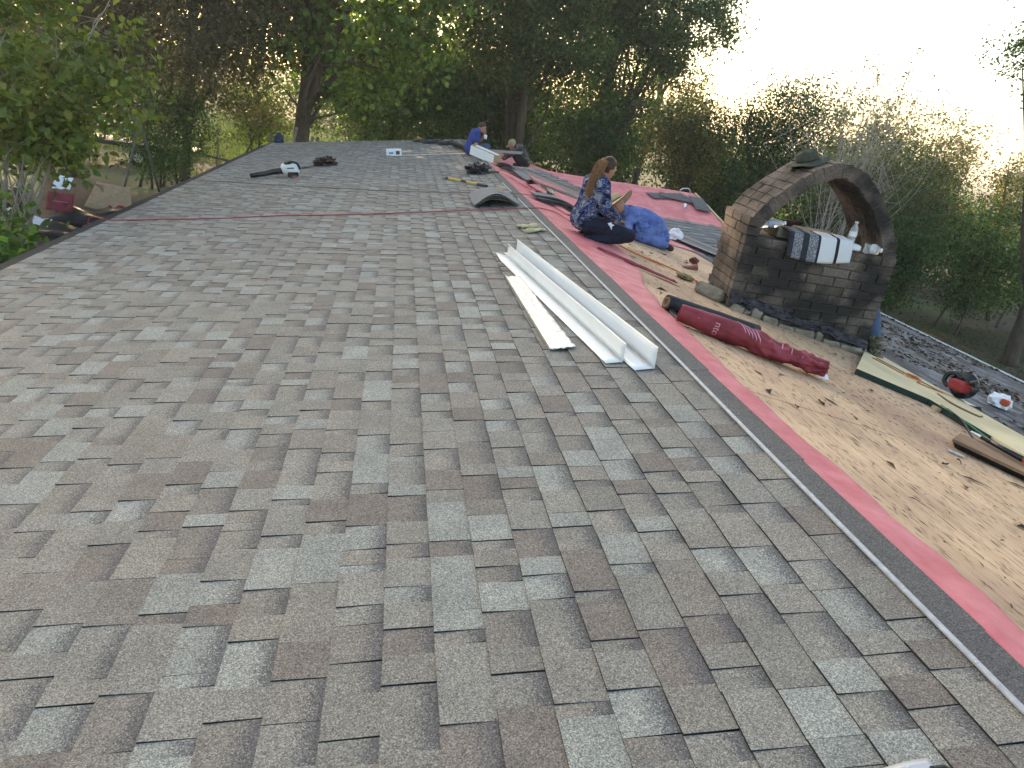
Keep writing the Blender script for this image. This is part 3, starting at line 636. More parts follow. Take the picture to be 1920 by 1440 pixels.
# yellow and black scraping bar
p0, p1 = Lp(.90, 11.80, SH + .02), Lp(.40, 10.74, SH + .022); d = p1 - p0
o = thing('pry_tool', 'long handled tool with yellow and black bands lying near the ridge', 'hand tool', tuple(p0))
for n_, a, b_, r, m in (('grip', .78, 1.0, .021, 'black'), ('shaft', 0.0, .36, .016, 'yellow'), ('band', .36, .50, .0175, 'black'), ('shaft', .50, .78, .016, 'yellow')):
    MB().tube([p0 + d*a, p0 + d*b_], r, 10).build(n_, m, o, smooth=False)
q = p0 - d*.05; MB().tube([p0 + d*.01, q], [.018, .02], 8).build('ferrule', 'black', o)
MB().grid(lambda u, v: q - d*(.13*u) + Vector((.03*(v - .5)*(1 + 3*u), .02*(v - .5)*(1 + 3*u), -.012*u)), 8, 5).build('blade', 'chrome', o, thick=.003)
# bent stack of shingles like a little tent
o = thing('shingle_stack', 'small stack of grey shingles bowed up like a tent near the ridge', 'shingles', tuple(Lp(.46, 9.5, SH)))
for k in range(5):
    def tent(u, v, k=k):
        hh = (.085 + .010*k)*max(0, math.sin(math.pi*min(1, max(0, (u*1.05))))**1.0)*(1 - .35*v) if True else 0
        return Lp(.73 - .54*u + .02*math.sin(k*2.3) + .015*nz3((k, v*3, 0), 1, 2), 9.03 + .93*v + .02*k*math.cos(k), SH + .004 + .007*k + hh + .008*nz3((u*4, v*4, k), 1, 1))
    mb = MB().grid(tent, 14, 10); cc = [(.20, .205, .205, 0)]*len(mb.v); mb.build('shingle', 'granules', o, col=cc, thick=.005)
MB().grid(lambda u, v: Lp(.38 - .05*u, 9.75 - .36*v, SH + .155 - .035*v + .004*u), 4, 6).build('paper_tab', 'sand', o, thick=.001)
# white box and long white trim on the far shingles
T = frame(Lp, 1.80, 16.15, .04, SH); o = thing('small_box', 'small white printed cardboard box far along the shingles', 'box', tuple(T.translation))
MB().box((0, 0, .06), (.32, .2, .12), T, bev=.003).build('carton', 'paper', o); MB().box((.08, -.1015, .055), (.08, .002, .07), T).build('printed_panel', 'brimdark', o); MB().box((-.06, -.1015, .05), (.09, .002, .03), T).build('printed_panel', 'bluelabel', o)
MB().box((.0, .0, .122), (.30, .17, .004), T @ Matrix.Rotation(.03, 4, 'Y')).build('flap', 'paper', o)
for (s0, y0_, s1, y1_, wd, lb) in ((1.86, 15.86, .15, 16.08, .055, 'long white metal trim lying across the slope in front of the small white box'), (1.55, 16.45, .16, 16.62, .03, 'narrow grey metal trim lying behind the small white box')):
    a, b_ = Lp(s0, y0_, SH + .008), Lp(s1, y1_, SH + .008); o = MB().grid(lambda u, v: a.lerp(b_, v) + Vector((0, wd*(u - .5), .012*abs(u - .5))), 3, 24).build('metal_trim', 'white' if wd > .05 else 'galv', thick=.002); tag(o, lb, 'metal trim')
# opened carton with white metal vents, on the ridge
T = Matrix.Translation((-.02, 14.78, .02)) @ Matrix.Rotation(math.radians(-46), 4, 'Z') @ Matrix.Rotation(math.radians(8), 4, 'Y')
o = thing('open_carton', 'open white carton of metal vent pieces straddling the ridge', 'box', tuple(T.translation))
MB().box((0, -.10, .095), (.62, .012, .17), T @ Matrix.Rotation(.10, 4, 'X')).build('side_panel', 'white', o); MB().box((0, .10, .10), (.62, .012, .18), T).build('side_panel', 'card', o)
MB().box((0, 0, .012), (.60, .19, .012), T).build('bottom_panel', 'card', o); MB().box((-.31, 0, .10), (.012, .2, .18), T).build('end_panel', 'card', o); MB().box((.31, 0, .09), (.012, .2, .16), T).build('end_panel', 'card', o)
MB().box((0, .03, .17), (.58, .07, .03), T, bev=.005).build('vent_piece', 'white', o); MB().box((.02, -.05, .15), (.5, .05, .03), T, bev=.005).build('vent_piece', 'brimdark', o); MB().box((.0, .17, .20), (.62, .14, .006), T @ Matrix.Rotation(-.3, 4, 'X')).build('flap', 'card', o)
a, b_ = Vector((.08, 14.9, .155)), Vector((.80, 15.3, .185)); o = MB().grid(lambda u, v: a.lerp(b_, v) + Vector((.03*(u - .5), 0, .055*u)), 4, 16).build('metal_trim', 'galv', thick=.004); tag(o, 'grey metal trim sticking out sideways from the open carton', 'metal trim')
# black felt roll, scraps and wood chips at the far ridge
p0, p1 = Lp(.42, 17.9, .09), Lp(.03, 15.25, .08); tag(MB().tube([p0.lerp(p1, i/8) for i in range(9)], .062, 14).build('felt_roll', 'black', smooth=True), 'black felt roll lying along the ridge beside the open carton', 'roll')
for i, (s, y, a_, dm) in enumerate(((.85, 19.2, .2, (.55, .36, .08)), (.50, 18.6, -.3, (.45, .3, .10)), (1.15, 19.7, .1, (.38, .25, .06)))):
    crumple('felt_scrap', ('dark curled shingle scraps heaped highest beside the far end of the black roll', 'grey bent shingle scraps between the black roll and the ridge end', 'small dark shingle scrap lying furthest from the black roll')[(1, 0, 2)[i]], 'shingle scraps', frame(Lp, s, y, a_, SH), dm, M('grey_scrap', (.055, .055, .055), .9, .5, 15), 20 + i, .6)
for i in range(9):
    T = frame(Lp, .1 + rnd.random()*.35, 16.2 + rnd.random()*.9, rnd.random()*6, SH); tag(MB().box((0, 0, .006), (rnd.uniform(.08, .2), .035, .012), T).build('wood_chip', 'wood'), 'pale splintered wood chip beside the open carton', 'wood chip', 'wood chips by the carton')
tag(crumple('leaf_clump', '', 'x', frame(Lp, 1.2, 20.1, 0, SH), (.2, .12, .08), M('dry_leaf', (.35, .16, .03), .9), 3), 'small clump of orange dry leaves at the far roof edge', 'leaves')
# ladder leaning on the far gable
o = thing('ladder', 'weathered grey ladder whose two rails stick up past the far roof edge', 'ladder', (-4.35, 21.3, GZ))
for dx, top in ((-.22, -.36), (.20, -.52)):
    mb = MB(); a, b_ = Vector((-4.75 + dx, 21.5, GZ)), Vector((-4.12 + dx, 20.52, top)); d = b_ - a
    mb.add([a + Vector((i, j, 0)) for i in (-.035, .035) for j in (-.05, .05)] + [b_ + Vector((i, j, 0)) for i in (-.035, .035) for j in (-.05, .05)], [(0, 1, 3, 2), (4, 6, 7, 5), (0, 4, 5, 1), (2, 3, 7, 6), (0, 2, 6, 4), (1, 5, 7, 3)]); mb.build('rail', 'oldwood', o)
for k in range(8):
    q = .06 + .115*k; a, b_ = Vector((-4.97, 21.5, GZ)).lerp(Vector((-4.34, 20.52, -.5)), q), Vector((-4.59, 21.5, GZ)).lerp(Vector((-3.96, 20.52, -.6)), q); MB().tube([a, b_], .018, 6).build('rung', 'oldwood', o)
crumple('cloth_bundle', 'dark blue cloth bundle by the ladder at the far eave corner', 'cloth', Matrix.Translation((-4.75, 20.35, -.80)), (.26, .2, .24), 'bluebin', 6, .4)

# ------------------------------------------------------------------ things on the stripped slope
# roll of red wrapped underlayment
A_, B_ = Rp(.235, 4.50, .075), Rp(1.21, 4.13, .085); RD = B_ - A_; RL = RD.length; RX = RD.normalized(); RN = Rp(0, 0, 1) - Rp(0, 0, 0); RY = RN.cross(RX).normalized(); RN = RX.cross(RY)
def rollr(v): return .058 + .032*math.sin(min(1, v*1.25)*math.pi*.62) - .022*max(0, v - .75)/.25
def rollp(th, v, out=0.0):
    r = rollr(v); cr_ = max(0, (v - .30)/.70); cx_, sx_ = math.cos(th), math.sin(th)
    k = 1 + .25*cr_ + cr_*(1.0*nz3((cx_*.9, sx_*.9, v*4.5), 1.2, 3) - 1.1*abs(nz3((cx_*.8 + v*2, sx_*.8, v*7), 1.3, 8)) - .5*abs(nz3((cx_*1.2, sx_*1.2 + v*3, v*13), 1.4, 5))) - .10*abs(nz3((cx_, sx_, v*8), 1.2, 4)); k = max(.45, k)
    p = A_ + RX*RL*v + (RY*math.cos(th) + RN*math.sin(th)*(1 - .40*cr_))*(r*k + out); h = (p - A_).dot(RN); lo = -.072
    return p + RN*max(0, lo - h)
o = thing('underlayment_roll', 'half used roll of dark red printed underlayment with a crumpled loose end', 'roll', tuple(Rp(.7, 4.3, 0)))
MB().grid(lambda u, v: rollp(u*2*math.pi, v), 49, 90).build('wrap', 'red', o, smooth=True, thick=.0016)
MB().tube([A_ + RX*.02, A_ + RX*.30], .040, 16, cap=False).build('core', 'core', o, smooth=True, thick=.006)
MB().grid(lambda u, v: B_ - RX*(.16 - .20*u) + RY*(.10*v - .01) + RN*(-.055 + .012*math.sin(u*6 + v*3)), 8, 8).build('loose_end', 'paper', o, smooth=True, thick=.0015)
def print_on_roll(pts2, faces, v0, th0, name):
    mb = MB(); mb.add([rollp(th0 + y/rollr(v0), v0 + x/RL, .0025) for x, y in pts2], faces); mb.build(name, 'redprint', o)
cu = bpy.data.curves.new('txt', 'FONT'); cu.body = 'nto'; cu.size = .075; to = bpy.data.objects.new('txt', cu); COL.objects.link(to)
bpy.context.view_layer.update(); tm = to.to_mesh(); P2 = [(p.co.x, p.co.y) for p in tm.vertices]; F2 = [tuple(p.vertices) for p in tm.polygons]; to.to_mesh_clear(); bpy.data.objects.remove(to)
print_on_roll([(y*.9, x*.9) for x, y in P2], [q[::-1] for q in F2], .235, math.radians(150), 'printed_letters')
for k in range(5):                     # feathered wing emblem
    pp = [(.012*k + .02*t_ + .055*math.sin(t_*1.5)*(1 - .1*k), -.05 + .10*t_ + .008*k) for t_ in [i/7 for i in range(8)]]
    pts2 = [(x, y) for x, y in pp] + [(x + .011*math.sin(math.pi*min(1, .15 + i/7*.85)), y) for i, (x, y) in enumerate(pp)]
    print_on_roll([(x + .02*k*0, y) for x, y in pts2], [(i, i + 1, 9 + i, 8 + i) for i in range(7)], .36 + .02*k, math.radians(118), 'printed_emblem')
for v0, th in ((.12, 130), (.68, 120), (.74, 140), (.82, 115)):
    print_on_roll([(0, -.04), (.008, -.04), (.008, .04), (0, .04)], [(0, 1, 2, 3)], v0, math.radians(th), 'printed_mark')
# black roll behind it
p0, p1 = Rp(.275, 4.84, .058), Rp(1.10, 4.93, .05); o = thing('felt_roll', 'black felt roll on a cardboard core lying behind the red roll', 'roll', tuple(p0))
MB().tube([p0.lerp(p1, i/10) for i in range(11)], [.052]*3 + [.05]*4 + [.046]*4, 18, cap=False).build('felt', 'black', o, smooth=True, thick=.012)
MB().tube([p0 - (p1 - p0)*.012, p0.lerp(p1, .3)], .034, 16, cap=False).build('core', 'core', o, smooth=True, thick=.01)
MB().grid(lambda u, v: p0.lerp(p1, .02 + .10*v) + Vector((-.01, -.05 - .24*u, -.035 - .02*math.sin(u*3) + .015*math.sin(v*5))), 14, 6).build('loose_end', 'black', o, smooth=True, thick=.002)
# new plywood sheet beside the chimney
o = thing('plywood_board', 'pale new plywood board with a dark green painted edge below the chimney', 'plywood')
PB = [(1.96, 4.80), (2.45, 4.52), (2.50, 2.3), (3.18, 2.3), (3.12, 5.95), (2.9, 5.98)]
o.location = Rp(2.7, 4.2, 0)
mb = MB(); k = len(PB); mb.add([Rp(a, b_, .048) for a, b_ in PB] + [Rp(a, b_, .030) for a, b_ in PB], [tuple(range(k))[::-1] if False else tuple(range(k))] + [(i, (i + 1) % k, k + (i + 1) % k, k + i) for i in range(k)]); mb.build('sheet', 'pale', o)
mb = MB()
for (a, b_) in ((PB[0], PB[1]), (PB[1], (2.462, 3.9))): 
    A2, B2 = Vector(a), Vector(b_); n_ = Vector((-(B2 - A2).y, (B2 - A2).x)).normalized()*-.006
    if n_.x > 0: n_ = -n_
    P = [A2, B2, B2 + n_, A2 + n_]; mb.add([Rp(p.x, p.y, .046) for p in P] + [Rp(p.x, p.y, .002) for p in P], [(0, 1, 2, 3), (4, 7, 6, 5), (0, 4, 5, 1), (1, 5, 6, 2), (2, 6, 7, 3), (3, 7, 4, 0)])
mb.build('painted_edge', M('dark_green_edge', (.008, .028, .022), .6), o)
MB().box((2.66, 4.4, .015), (.5, .06, .03), Matrix(((math.cos(PR), 0, math.sin(PR), 0), (0, 1, 0, 0), (-math.sin(PR), 0, math.cos(PR), 0), (0, 0, 0, 1)))).build('batten', 'wood', o)
tag(MB().tube(bez([Rp(2.82, 5.70, .052), Rp(2.9, 5.4, .052), Rp(2.965, 5.11, .052), Rp(3.0, 5.0, .052)]), .005, 5).build('string', 'green'), 'green string lying straight on the pale plywood beside the chimney', 'string')
tag(MB().tube([Rp(2.47, 4.42, .05), Rp(2.42, 4.1, .045), Rp(2.39, 3.8, .03)], .006, 5).build('string', 'green'), 'green string along the lower edge of the pale plywood, close to the orange handle', 'string')
tag(MB().tube(bez([Rp(2.72, 5.62, .053), Rp(2.77, 5.45, .053), Rp(2.80, 5.30, .053), Rp(2.90, 5.36, .058), Rp(2.97, 5.30, .062), Rp(2.90, 5.20, .06), Rp(2.80, 5.22, .056), Rp(2.86, 5.30, .064), Rp(2.95, 5.24, .06), Rp(2.88, 5.16, .056), Rp(2.80, 5.08, .053), Rp(2.94, 5.0, .053), Rp(3.1, 4.98, .04)], 8), .0055, 6).build('extension_cord', 'orange', smooth=True), 'orange cord knotted in a small coil on the pale plywood', 'cord')
tag(MB().tube(bez([Rp(2.47, 4.35, .05), Rp(2.40, 4.12, .045), Rp(2.25, 3.85, .02), Rp(2.10, 3.63, .03)], 8), .007, 6).build('power_lead', 'black', smooth=True), 'dark cord curving from the pale plywood to the orange handled bar', 'cord')
tag(MB().tube(bez([Rp(2.82, 4.86, .05), Rp(2.75, 4.6, .055), Rp(2.84, 4.45, .055), Rp(2.95, 4.5, .052)], 8), .007, 6).build('power_lead', 'rope', smooth=True), 'short brown cord loop beside the circular saw', 'cord')
# circular saw
T = frame(Rp, 3.22, 5.06, math.radians(-70), .03); o = thing('circular_saw', 'red and black circular saw resting where new plywood meets the old shingles', 'power tool', tuple(T.translation))
mb = MB(); mb.tube([(0, -.035, .13), (0, .0, .13)], .115, 24, T=T); mb.build('blade_guard', 'blackplastic', o, smooth=True); MB().tube([(0, .002, .11), (0, .006, .11)], .098, 24, T=T).build('blade', 'chrome', o)
MB().box((.01, -.10, .12), (.13, .15, .09), T, bev=.02).build('motor', 'redtool', o); MB().box((0, -.06, .012), (.30, .17, .006), T).build('base_plate', 'chrome', o)
MB().tube(bez([(-.03, -.07, .17), (-.08, -.07, .20), (-.135, -.07, .17), (-.14, -.07, .10), (-.09, -.07, .07)], 6), .020, 8, T=T).build('handle', 'blackplastic', o, smooth=True); MB().tube(bez([(.07, -.10, .17), (.11, -.10, .20), (.13, -.10, .16)], 5), .018, 8, T=T).build('front_knob', 'blackplastic', o, smooth=True)
T = frame(Rp, 4.12, 5.5, .3, .02); o = thing('snack_wrapper', 'crumpled white wrapper with an orange band on the old shingles', 'litter', tuple(T.translation))
crumple('bag_body', '', '', T, (.26, .18, .13), 'paper', 31, .5, o, 3); MB().box((-.06, -.05, .065), (.10, .07, .06), T @ Matrix.Rotation(.3, 4, 'Z'), bev=.01).build('printed_band', 'orangetool', o)
# loose board, black strip filling the gap under it and orange handled bar low on the slope
o = thing('loose_board', 'loose brown board lifted off the decking under the orange handled bar', 'board', tuple(Rp(1.9, 3.3, 0)))
PBb = [(1.70, 3.44), (2.0, 3.15), (2.16, 2.4), (2.46, 2.4), (2.42, 3.5), (1.96, 3.66)]; k = 6
MB().add([Rp(a, b_, .052) for a, b_ in PBb] + [Rp(a, b_, .034) for a, b_ in PBb], [tuple(range(k))] + [(i, (i + 1) % k, k + (i + 1) % k, k + i) for i in range(k)]).build('board', 'osb', o)
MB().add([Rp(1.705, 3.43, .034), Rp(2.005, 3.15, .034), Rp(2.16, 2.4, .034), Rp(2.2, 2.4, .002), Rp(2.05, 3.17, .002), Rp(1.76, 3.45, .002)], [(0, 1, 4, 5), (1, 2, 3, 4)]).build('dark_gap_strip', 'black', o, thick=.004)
p0, p1 = Rp(2.09, 3.63, .075), Rp(2.24, 3.02, .082); d = p1 - p0; o = thing('pry_bar', 'bar with black and orange grip lying on the loose brown board', 'hand tool', tuple(p0))
MB().tube([p0, p0 + d*.45], [.014, .019], 10).build('black_grip', 'blackplastic', o, smooth=True); MB().tube([p0 + d*.45, p1], .0185, 10).build('orange_grip', 'orangetool', o, smooth=True); MB().tube([p0 - d*.12, p0], [.006, .012], 8).build('tip', 'chrome', o)
T = frame(Rp, 1.61, 3.29, -.6, .004); tag(MB().prism([(-.05, -.012), (.02, -.02), (.055, -.006), (.05, .012), (-.02, .016)], .008, T).build('metal_shard', 'galv'), 'small torn metal shard on the decking by the loose board', 'metal piece')
# shovel with black blade
p = [Rp(.47, 11.95, .06), Rp(.60, 11.35, .10), Rp(.64, 10.85, .07)]
o = thing('shovel', 'shovel with a black blade and orange brown handle on the pink underlayment', 'shovel', tuple(Rp(.6, 11.3, 0)))
MB().grid(lambda u, v: Rp(.42 + .22*v + (.30*math.sin(math.pi*min(1, .12 + v*.85)))*(u - .5), 11.95 - 1.05*v, .035 + .085*math.sin(math.pi*v) - .05*(1 - abs(2*u - 1))*.6 + .03), 12, 18).build('blade', 'blackplastic', o, smooth=True, thick=.004)
MB().tube([Rp(.62, 10.98, .07), Rp(.70, 10.4, .06), Rp(.86, 9.4, .05)], .019, 8).build('handle', 'orangetool', o, smooth=True); MB().tube([Rp(.60, 11.15, .08), Rp(.63, 10.9, .07)], .028, 10).build('socket', 'black', o, smooth=True)
# shingle piles on the pink
for i, (s, y, a_, nlay, lb) in enumerate(((.52, 10.0, .2, 6, 'stack of grey shingles on pink underlayment behind the woman in camouflage'), (.47, 14.0, -.9, 4, 'bent grey shingles sliding off the ridge below the open carton'), (.42, 13.2, -1.1, 3, 'curled shingle strips on pink underlayment between shovel and open carton'))):
    o = thing('shingle_stack', lb, 'shingles', tuple(Rp(s, y, 0)))
    for k in range(nlay):
        T = frame(Rp, s + rnd.uniform(-.03, .03), y + rnd.uniform(-.05, .05), a_ + rnd.uniform(-.2, .2), .03 + .009*k); mb = MB().grid(lambda u, v: T @ Vector(((u - .5)*.72, (v - .5)*.28, .02*math.sin(u*3.1)*(k*.5 + (2 if i else 0)) + .004*nz3((u*4, v*4, k), 1, 2))), 12, 6)
        q = rnd.uniform(.10, .2); mb.build('shingle', 'granules', o, col=[(q, q, q*.98, 0)]*len(mb.v), thick=.005)
for j, (a, b_) in enumerate(((Rp(.25, 14.5, .06), Rp(.62, 13.1, .07)), (Rp(.33, 14.6, .05), Rp(.80, 12.3, .03)))):
    tag(MB().tube([a, a.lerp(b_, .5), b_], .022 if j == 0 else .012, 6, flat=.4).build('dark_strip', 'black'), ('wide black strip of roofing running down from the open carton', 'thin dark strip running down the pink underlayment from the carton')[j], 'strip')
# orange cord, lath, flap, grey scrap
pts = [(.80, 8.05), (.849, 7.9), (1.018, 7.6), (1.2, 7.48), (1.34, 7.5), (1.45, 7.35), (1.52, 7.25), (1.56, 7.05)]
tag(MB().tube(bez([Rp(s, y, .012) for s, y in pts] + [Rp(1.5, 7.2, .012), Rp(1.40, 7.42, .012), Rp(1.2, 7.56, .016), Rp(1.05, 7.66, .012), Rp(.86, 8.0, .012)], 8), .006, 6).build('extension_cord', 'orange', smooth=True), 'doubled orange cord snaking over the bare decking toward the chimney', 'cord')
tag(MB().add([Rp(.53, 6.70, .012), Rp(1.0, 6.43, .012), Rp(1.0, 6.38, .012), Rp(.53, 6.655, .012), Rp(.53, 6.70, .024), Rp(1.0, 6.43, .024), Rp(1.0, 6.38, .024), Rp(.53, 6.655, .024)], [(0, 1, 2, 3), (7, 6, 5, 4), (0, 4, 5, 1), (1, 5, 6, 2), (2, 6, 7, 3), (3, 7, 4, 0)]).build('lath', M('wine_red_paint', (.20, .03, .05), .6)), 'dark red lath lying on the decking in front of the woman', 'wood strip')
tag(MB().grid(lambda u, v: Rp(1.78 + .26*u, 8.05 + .2*u + .13*v, .01 + .05*u*math.sin(v*3.0)), 10, 8).build('felt_flap', M('rust_felt', (.20, .035, .025), .7), smooth=True, thick=.003), 'rust red felt flap curling up behind the chimney', 'felt scrap')
crumple('dry_leaf_clump', 'curled red brown leaf clump on the decking below the black valley', 'leaves', frame(Rp, 2.25, 8.9, .3, .01), (.12, .10, .08), M('red_leaf', (.16, .04, .03), .8), 12, .8, None, 3)
crumple('rag', 'grey and ochre rag wedged at the chimney corner', 'rag', frame(Rp, 1.34, 7.0, .3, .008), (.22, .16, .05), M('grey_rag', (.25, .23, .19), .9, .5, 12, c2=(.42, .30, .12)), 15, .7, None, 3)
# wing: loose shingles, bottle, paper
T = frame(Wp, 3.82, .62, .1, .03); o = thing('shingle_stack', 'loose dark shingles left on the pink underlayment of the wing', 'shingles', tuple(T.translation))
for k, (x, y, a_, l) in enumerate(((-.25, .12, .25, .9), (.0, .0, -.35, .9), (.28, -.22, 1.35, .8))):
    mb = MB().grid(lambda u, v: T @ (Matrix.Rotation(a_, 4, 'Z') @ Vector(((u - .5)*l, (v - .5)*.3, .012*k + .02*abs(nz3((u*4, v*3, k), 1, 2))))) + (T.to_3x3() @ Vector((x, y, 0))), 10, 5); mb.build('shingle', 'granules', o, col=[(.075, .078, .085, 0)]*len(mb.v), thick=.006)
MB().tube(bez([(.05, .3, .03), (.1, .3, .12), (.25, .3, .13), (.3, .3, .03)], 5), .012, 6, T=T).build('bent_wire', 'galv', o)
def bottle(name, label, T, parentless=True, r=.032, h=.2, dent=0.0, lab='label'):
    o = thing(name, label, 'bottle', tuple(T.translation)); pf = [(0, .85), (.02, 1), (.25, 1), (.30, .93), (.35, 1), (.62, 1), (.72, .92), (.84, .55), (.9, .42), (.94, .42)]
    seg = 18; mb = MB(); v = []
    for t_, k in pf:
        for j in range(seg):
            th = 2*math.pi*j/seg; rr = r*k*(1 + dent*nz3((math.cos(th), math.sin(th), t_*4), 1.3, 5)); v.append(T @ Vector((rr*math.cos(th), rr*math.sin(th), t_*h)))
    f = [(i*seg + j, i*seg + (j + 1) % seg, (i + 1)*seg + (j + 1) % seg, (i + 1)*seg + j) for i in range(len(pf) - 1) for j in range(seg)] + [tuple(range(seg))[::-1]]
    mb.add(v, f).build('bottle_body', 'bottle', o, smooth=True)
    MB().tube([(0, 0, .38*h), (0, 0, .58*h)], r*1.015*(1 - .5*dent), seg, T=T, cap=False).build('paper_label', lab, o, smooth=True); MB().tube([(0, 0, .93*h), (0, 0, h)], r*.46, 12, T=T).build('cap', 'whiteplastic', o, smooth=True)
    return o
bottle('water_bottle', 'clear water bottle lying on the pink underlayment of the wing', frame(Wp, 3.70, 1.15, 1.2, .055) @ Matrix.Rotation(math.pi/2, 4, 'Y'))
crumple('crumpled_paper', 'crumpled white paper lying in the black valley metal', 'litter', frame(Wp, 2.95, 2.88, .3, .03), (.26, .2, .17), 'paper', 17, .6, None, 3)
crumple('small_litter', 'tiny white and black scrap on the wing shingles', 'litter', frame(Wp, 2.95, 2.15, .3, .02), (.12, .08, .05), 'paper', 18, .7, None, 2)
# leaves, bark and splinters on the decking
mb = MB(); cc = []
def scrap(T, l, wd, c, curl):
    k = len(mb.v); mb.add([T @ Vector(p) for p in ((-l/2, 0, .002), (-.1*l, wd/2, .004 + curl), (l/2, 0, .003), (-.05*l, -wd/2, .003 + curl*.4))], [(0, 1, 2, 3)][:1]); cc.extend([(*c, 0)]*4)
for i in range(3800):
    s, y = 3.05*rnd.random()**.8, Y0 + (9.2 - Y0)*rnd.random()
    if s < pinkw(y) + .05 or rnd.random() > .25 + 1.1*max(0, .5 + nz3((s*1.3, y*.7, 0), 1, 6)): continue
    T = frame(Rp, s, y, math.pi/2 + rnd.gauss(0, .35) if rnd.random() < .75 else rnd.random()*6, .0025); big = rnd.random() < .05
    scrap(T, rnd.uniform(.06, .15) if big else rnd.uniform(.012, .06), rnd.uniform(.018, .045) if big else rnd.uniform(.003, .010), rnd.choice(((.035, .022, .014), (.05, .03, .02), (.02, .014, .01), (.09, .055, .03))), rnd.uniform(0, .022) if big else .002)
stuff(tag(mb.build('splinters', 'litter', col=cc), 'bark splinters and dead leaves scattered over the bare decking', 'litter'))
mb = MB(); cc = []
for i in range(9000):
    s, y = 3.25 + 4.4*rnd.random(), Y0 + (12.8 - Y0)*rnd.random()
    if nz3((s*1.2, y*.5, 0), 1, 4) + .25*rnd.random() < .0: continue
    T = frame(Rp, s, y, rnd.random()*6.3, .016); c = rnd.choice(((.04, .028, .02), (.06, .042, .03), (.03, .022, .018), (.11, .075, .045), (.22, .17, .10), (.02, .016, .014)))
    scrap(T, rnd.uniform(.03, .10), rnd.uniform(.015, .05), c, rnd.uniform(0, .025))
stuff(tag(mb.build('leaf_litter', 'litter', col=cc), 'dead brown leaves and twigs covering the old dark shingles', 'leaf litter'))

# ------------------------------------------------------------------ things on the chimney
ctop = CH + .004
# two paving slabs and a bundle of thin boards
T = CT @ Matrix.Translation((.50, .30, ctop)); o = MB().box((0, 0, .045), (.34, .34, .09), bev=.01); o = o.xf(T).build('concrete_block', 'concrete'); tag(o, 'grey concrete block under the striped blanket on the chimney', 'block')
T = CT @ Matrix.Translation((.82, .40, ctop)); o = thing('roof_tile_stack', 'low stack of thin grey slabs beside the blanket on the chimney', 'slabs', tuple(T.translation))
for k in range(3): MB().box((rnd.uniform(-.01, .01), 0, .017 + .028*k), (.34, .36, .024), T, bev=.004).build('slab', 'concrete', o)
T = CT @ Matrix.Translation((.28, .42, ctop)) @ Matrix.Rotation(.25, 4, 'Z'); tag(MB().box((0, 0, .075), (.40, .07, .02), T @ Matrix.Rotation(.05, 4, 'Y')).box((-.1, 0, .033), (.05, .06, .06), T).build('loose_plank', 'oldwood'), 'short grey plank propped inside the brick arch', 'plank')
def dark_glove():
    mb = MB(); T = CT @ Matrix.Translation((.52, .42, ctop + .09)); mb.ell((0, 0, .025), (.07, .05, .03))
    for k in range(4): mb.cone((.05, -.03 + .02*k, .03), .013, (.12, -.05 + .03*k, .05 - .02*(k % 2)), .011, 8)
    return mb.xf(T)
tag(dark_glove().build('dark_glove', M('red_black_glove', (.05, .012, .010), .8, .5, 20), smooth=True), 'dark red and black glove lying on the concrete block in the arch', 'glove')
# striped blanket folded over the chimney edge
o = thing('striped_blanket', 'striped black, grey and white blanket folded over the chimney edge', 'blanket', tuple(CT @ Vector((.66, 0, ctop)))); 
def blk(u, v):
    x = .37 + .60*u; drop = .15 + .03*math.sin(u*3.3) - .02*u
    if v < .5: q = v/.5; return CT @ Vector((x, .20 - .215*q, ctop + .095 - .012*q - .05*max(0, u - .8)*0 + .006*nz3((u*5, v*4, 0), 1, 1)))
    q = (v - .5)/.5; return CT @ Vector((x + .02*q, -.022 - .012*math.sin(q*2.4) - .006*nz3((u*6, v*3, 0), 1, 2), ctop + .083 - (drop + .06)*q))
mb = MB().grid(blk, 31, 22); ob = mb.build('cloth', 'blanket', o, smooth=True, thick=.014)
uv = ob.data.uv_layers.new(name='UVMap')
for lp in ob.data.loops: i = lp.vertex_index; uv.data[lp.index].uv = ((i % 31)/30, (i//31)/21)
# bottles and hat
bottle('water_bottle', 'crushed water bottle with blue label lying at the left foot of the arch', CT @ Matrix.Translation((.10, .06, ctop + .10)) @ Matrix.Rotation(math.radians(78), 4, 'Y') @ Matrix.Rotation(.2, 4, 'X'), r=.036, h=.24, dent=.25, lab='bluelabel').__setitem__('label', 'crushed water bottle with blue label lying where the brick arch springs')
bottle('water_bottle', 'clear water bottle standing upright on the chimney beside the blanket', CT @ Matrix.Translation((1.02, .12, ctop + .035)), r=.034, h=.215)
bottle('water_bottle', 'crumpled clear bottle on its side at the bare foot of the arch', CT @ Matrix.Translation((1.13, .04, ctop + .045)) @ Matrix.Rotation(math.radians(85), 4, 'Y') @ Matrix.Rotation(.9, 4, 'X'), r=.043, h=.15, dent=.5)
T = CT @ Matrix.Translation((1.0, .08, ctop)) @ Matrix.Rotation(-.1, 4, 'Z'); o = thing('paper_cup', 'white crumpled paper carton beneath the upright bottle', 'litter', tuple(T.translation)); MB().box((0, 0, .03), (.17, .11, .055), T, bev=.012).build('carton', 'paper', o)
p, tg = arch_at(ALEN*.36); _, tg = arch_at(ALEN*.40)
hp = CT @ Vector((.50, .30, 1.062)); T = Matrix.Translation(hp) @ CT.to_3x3().to_4x4() @ Matrix.Rotation(math.radians(-24), 4, 'Y')
o = thing('bucket_hat', 'olive green bucket hat resting on top of the brick arch', 'hat', tuple(hp))
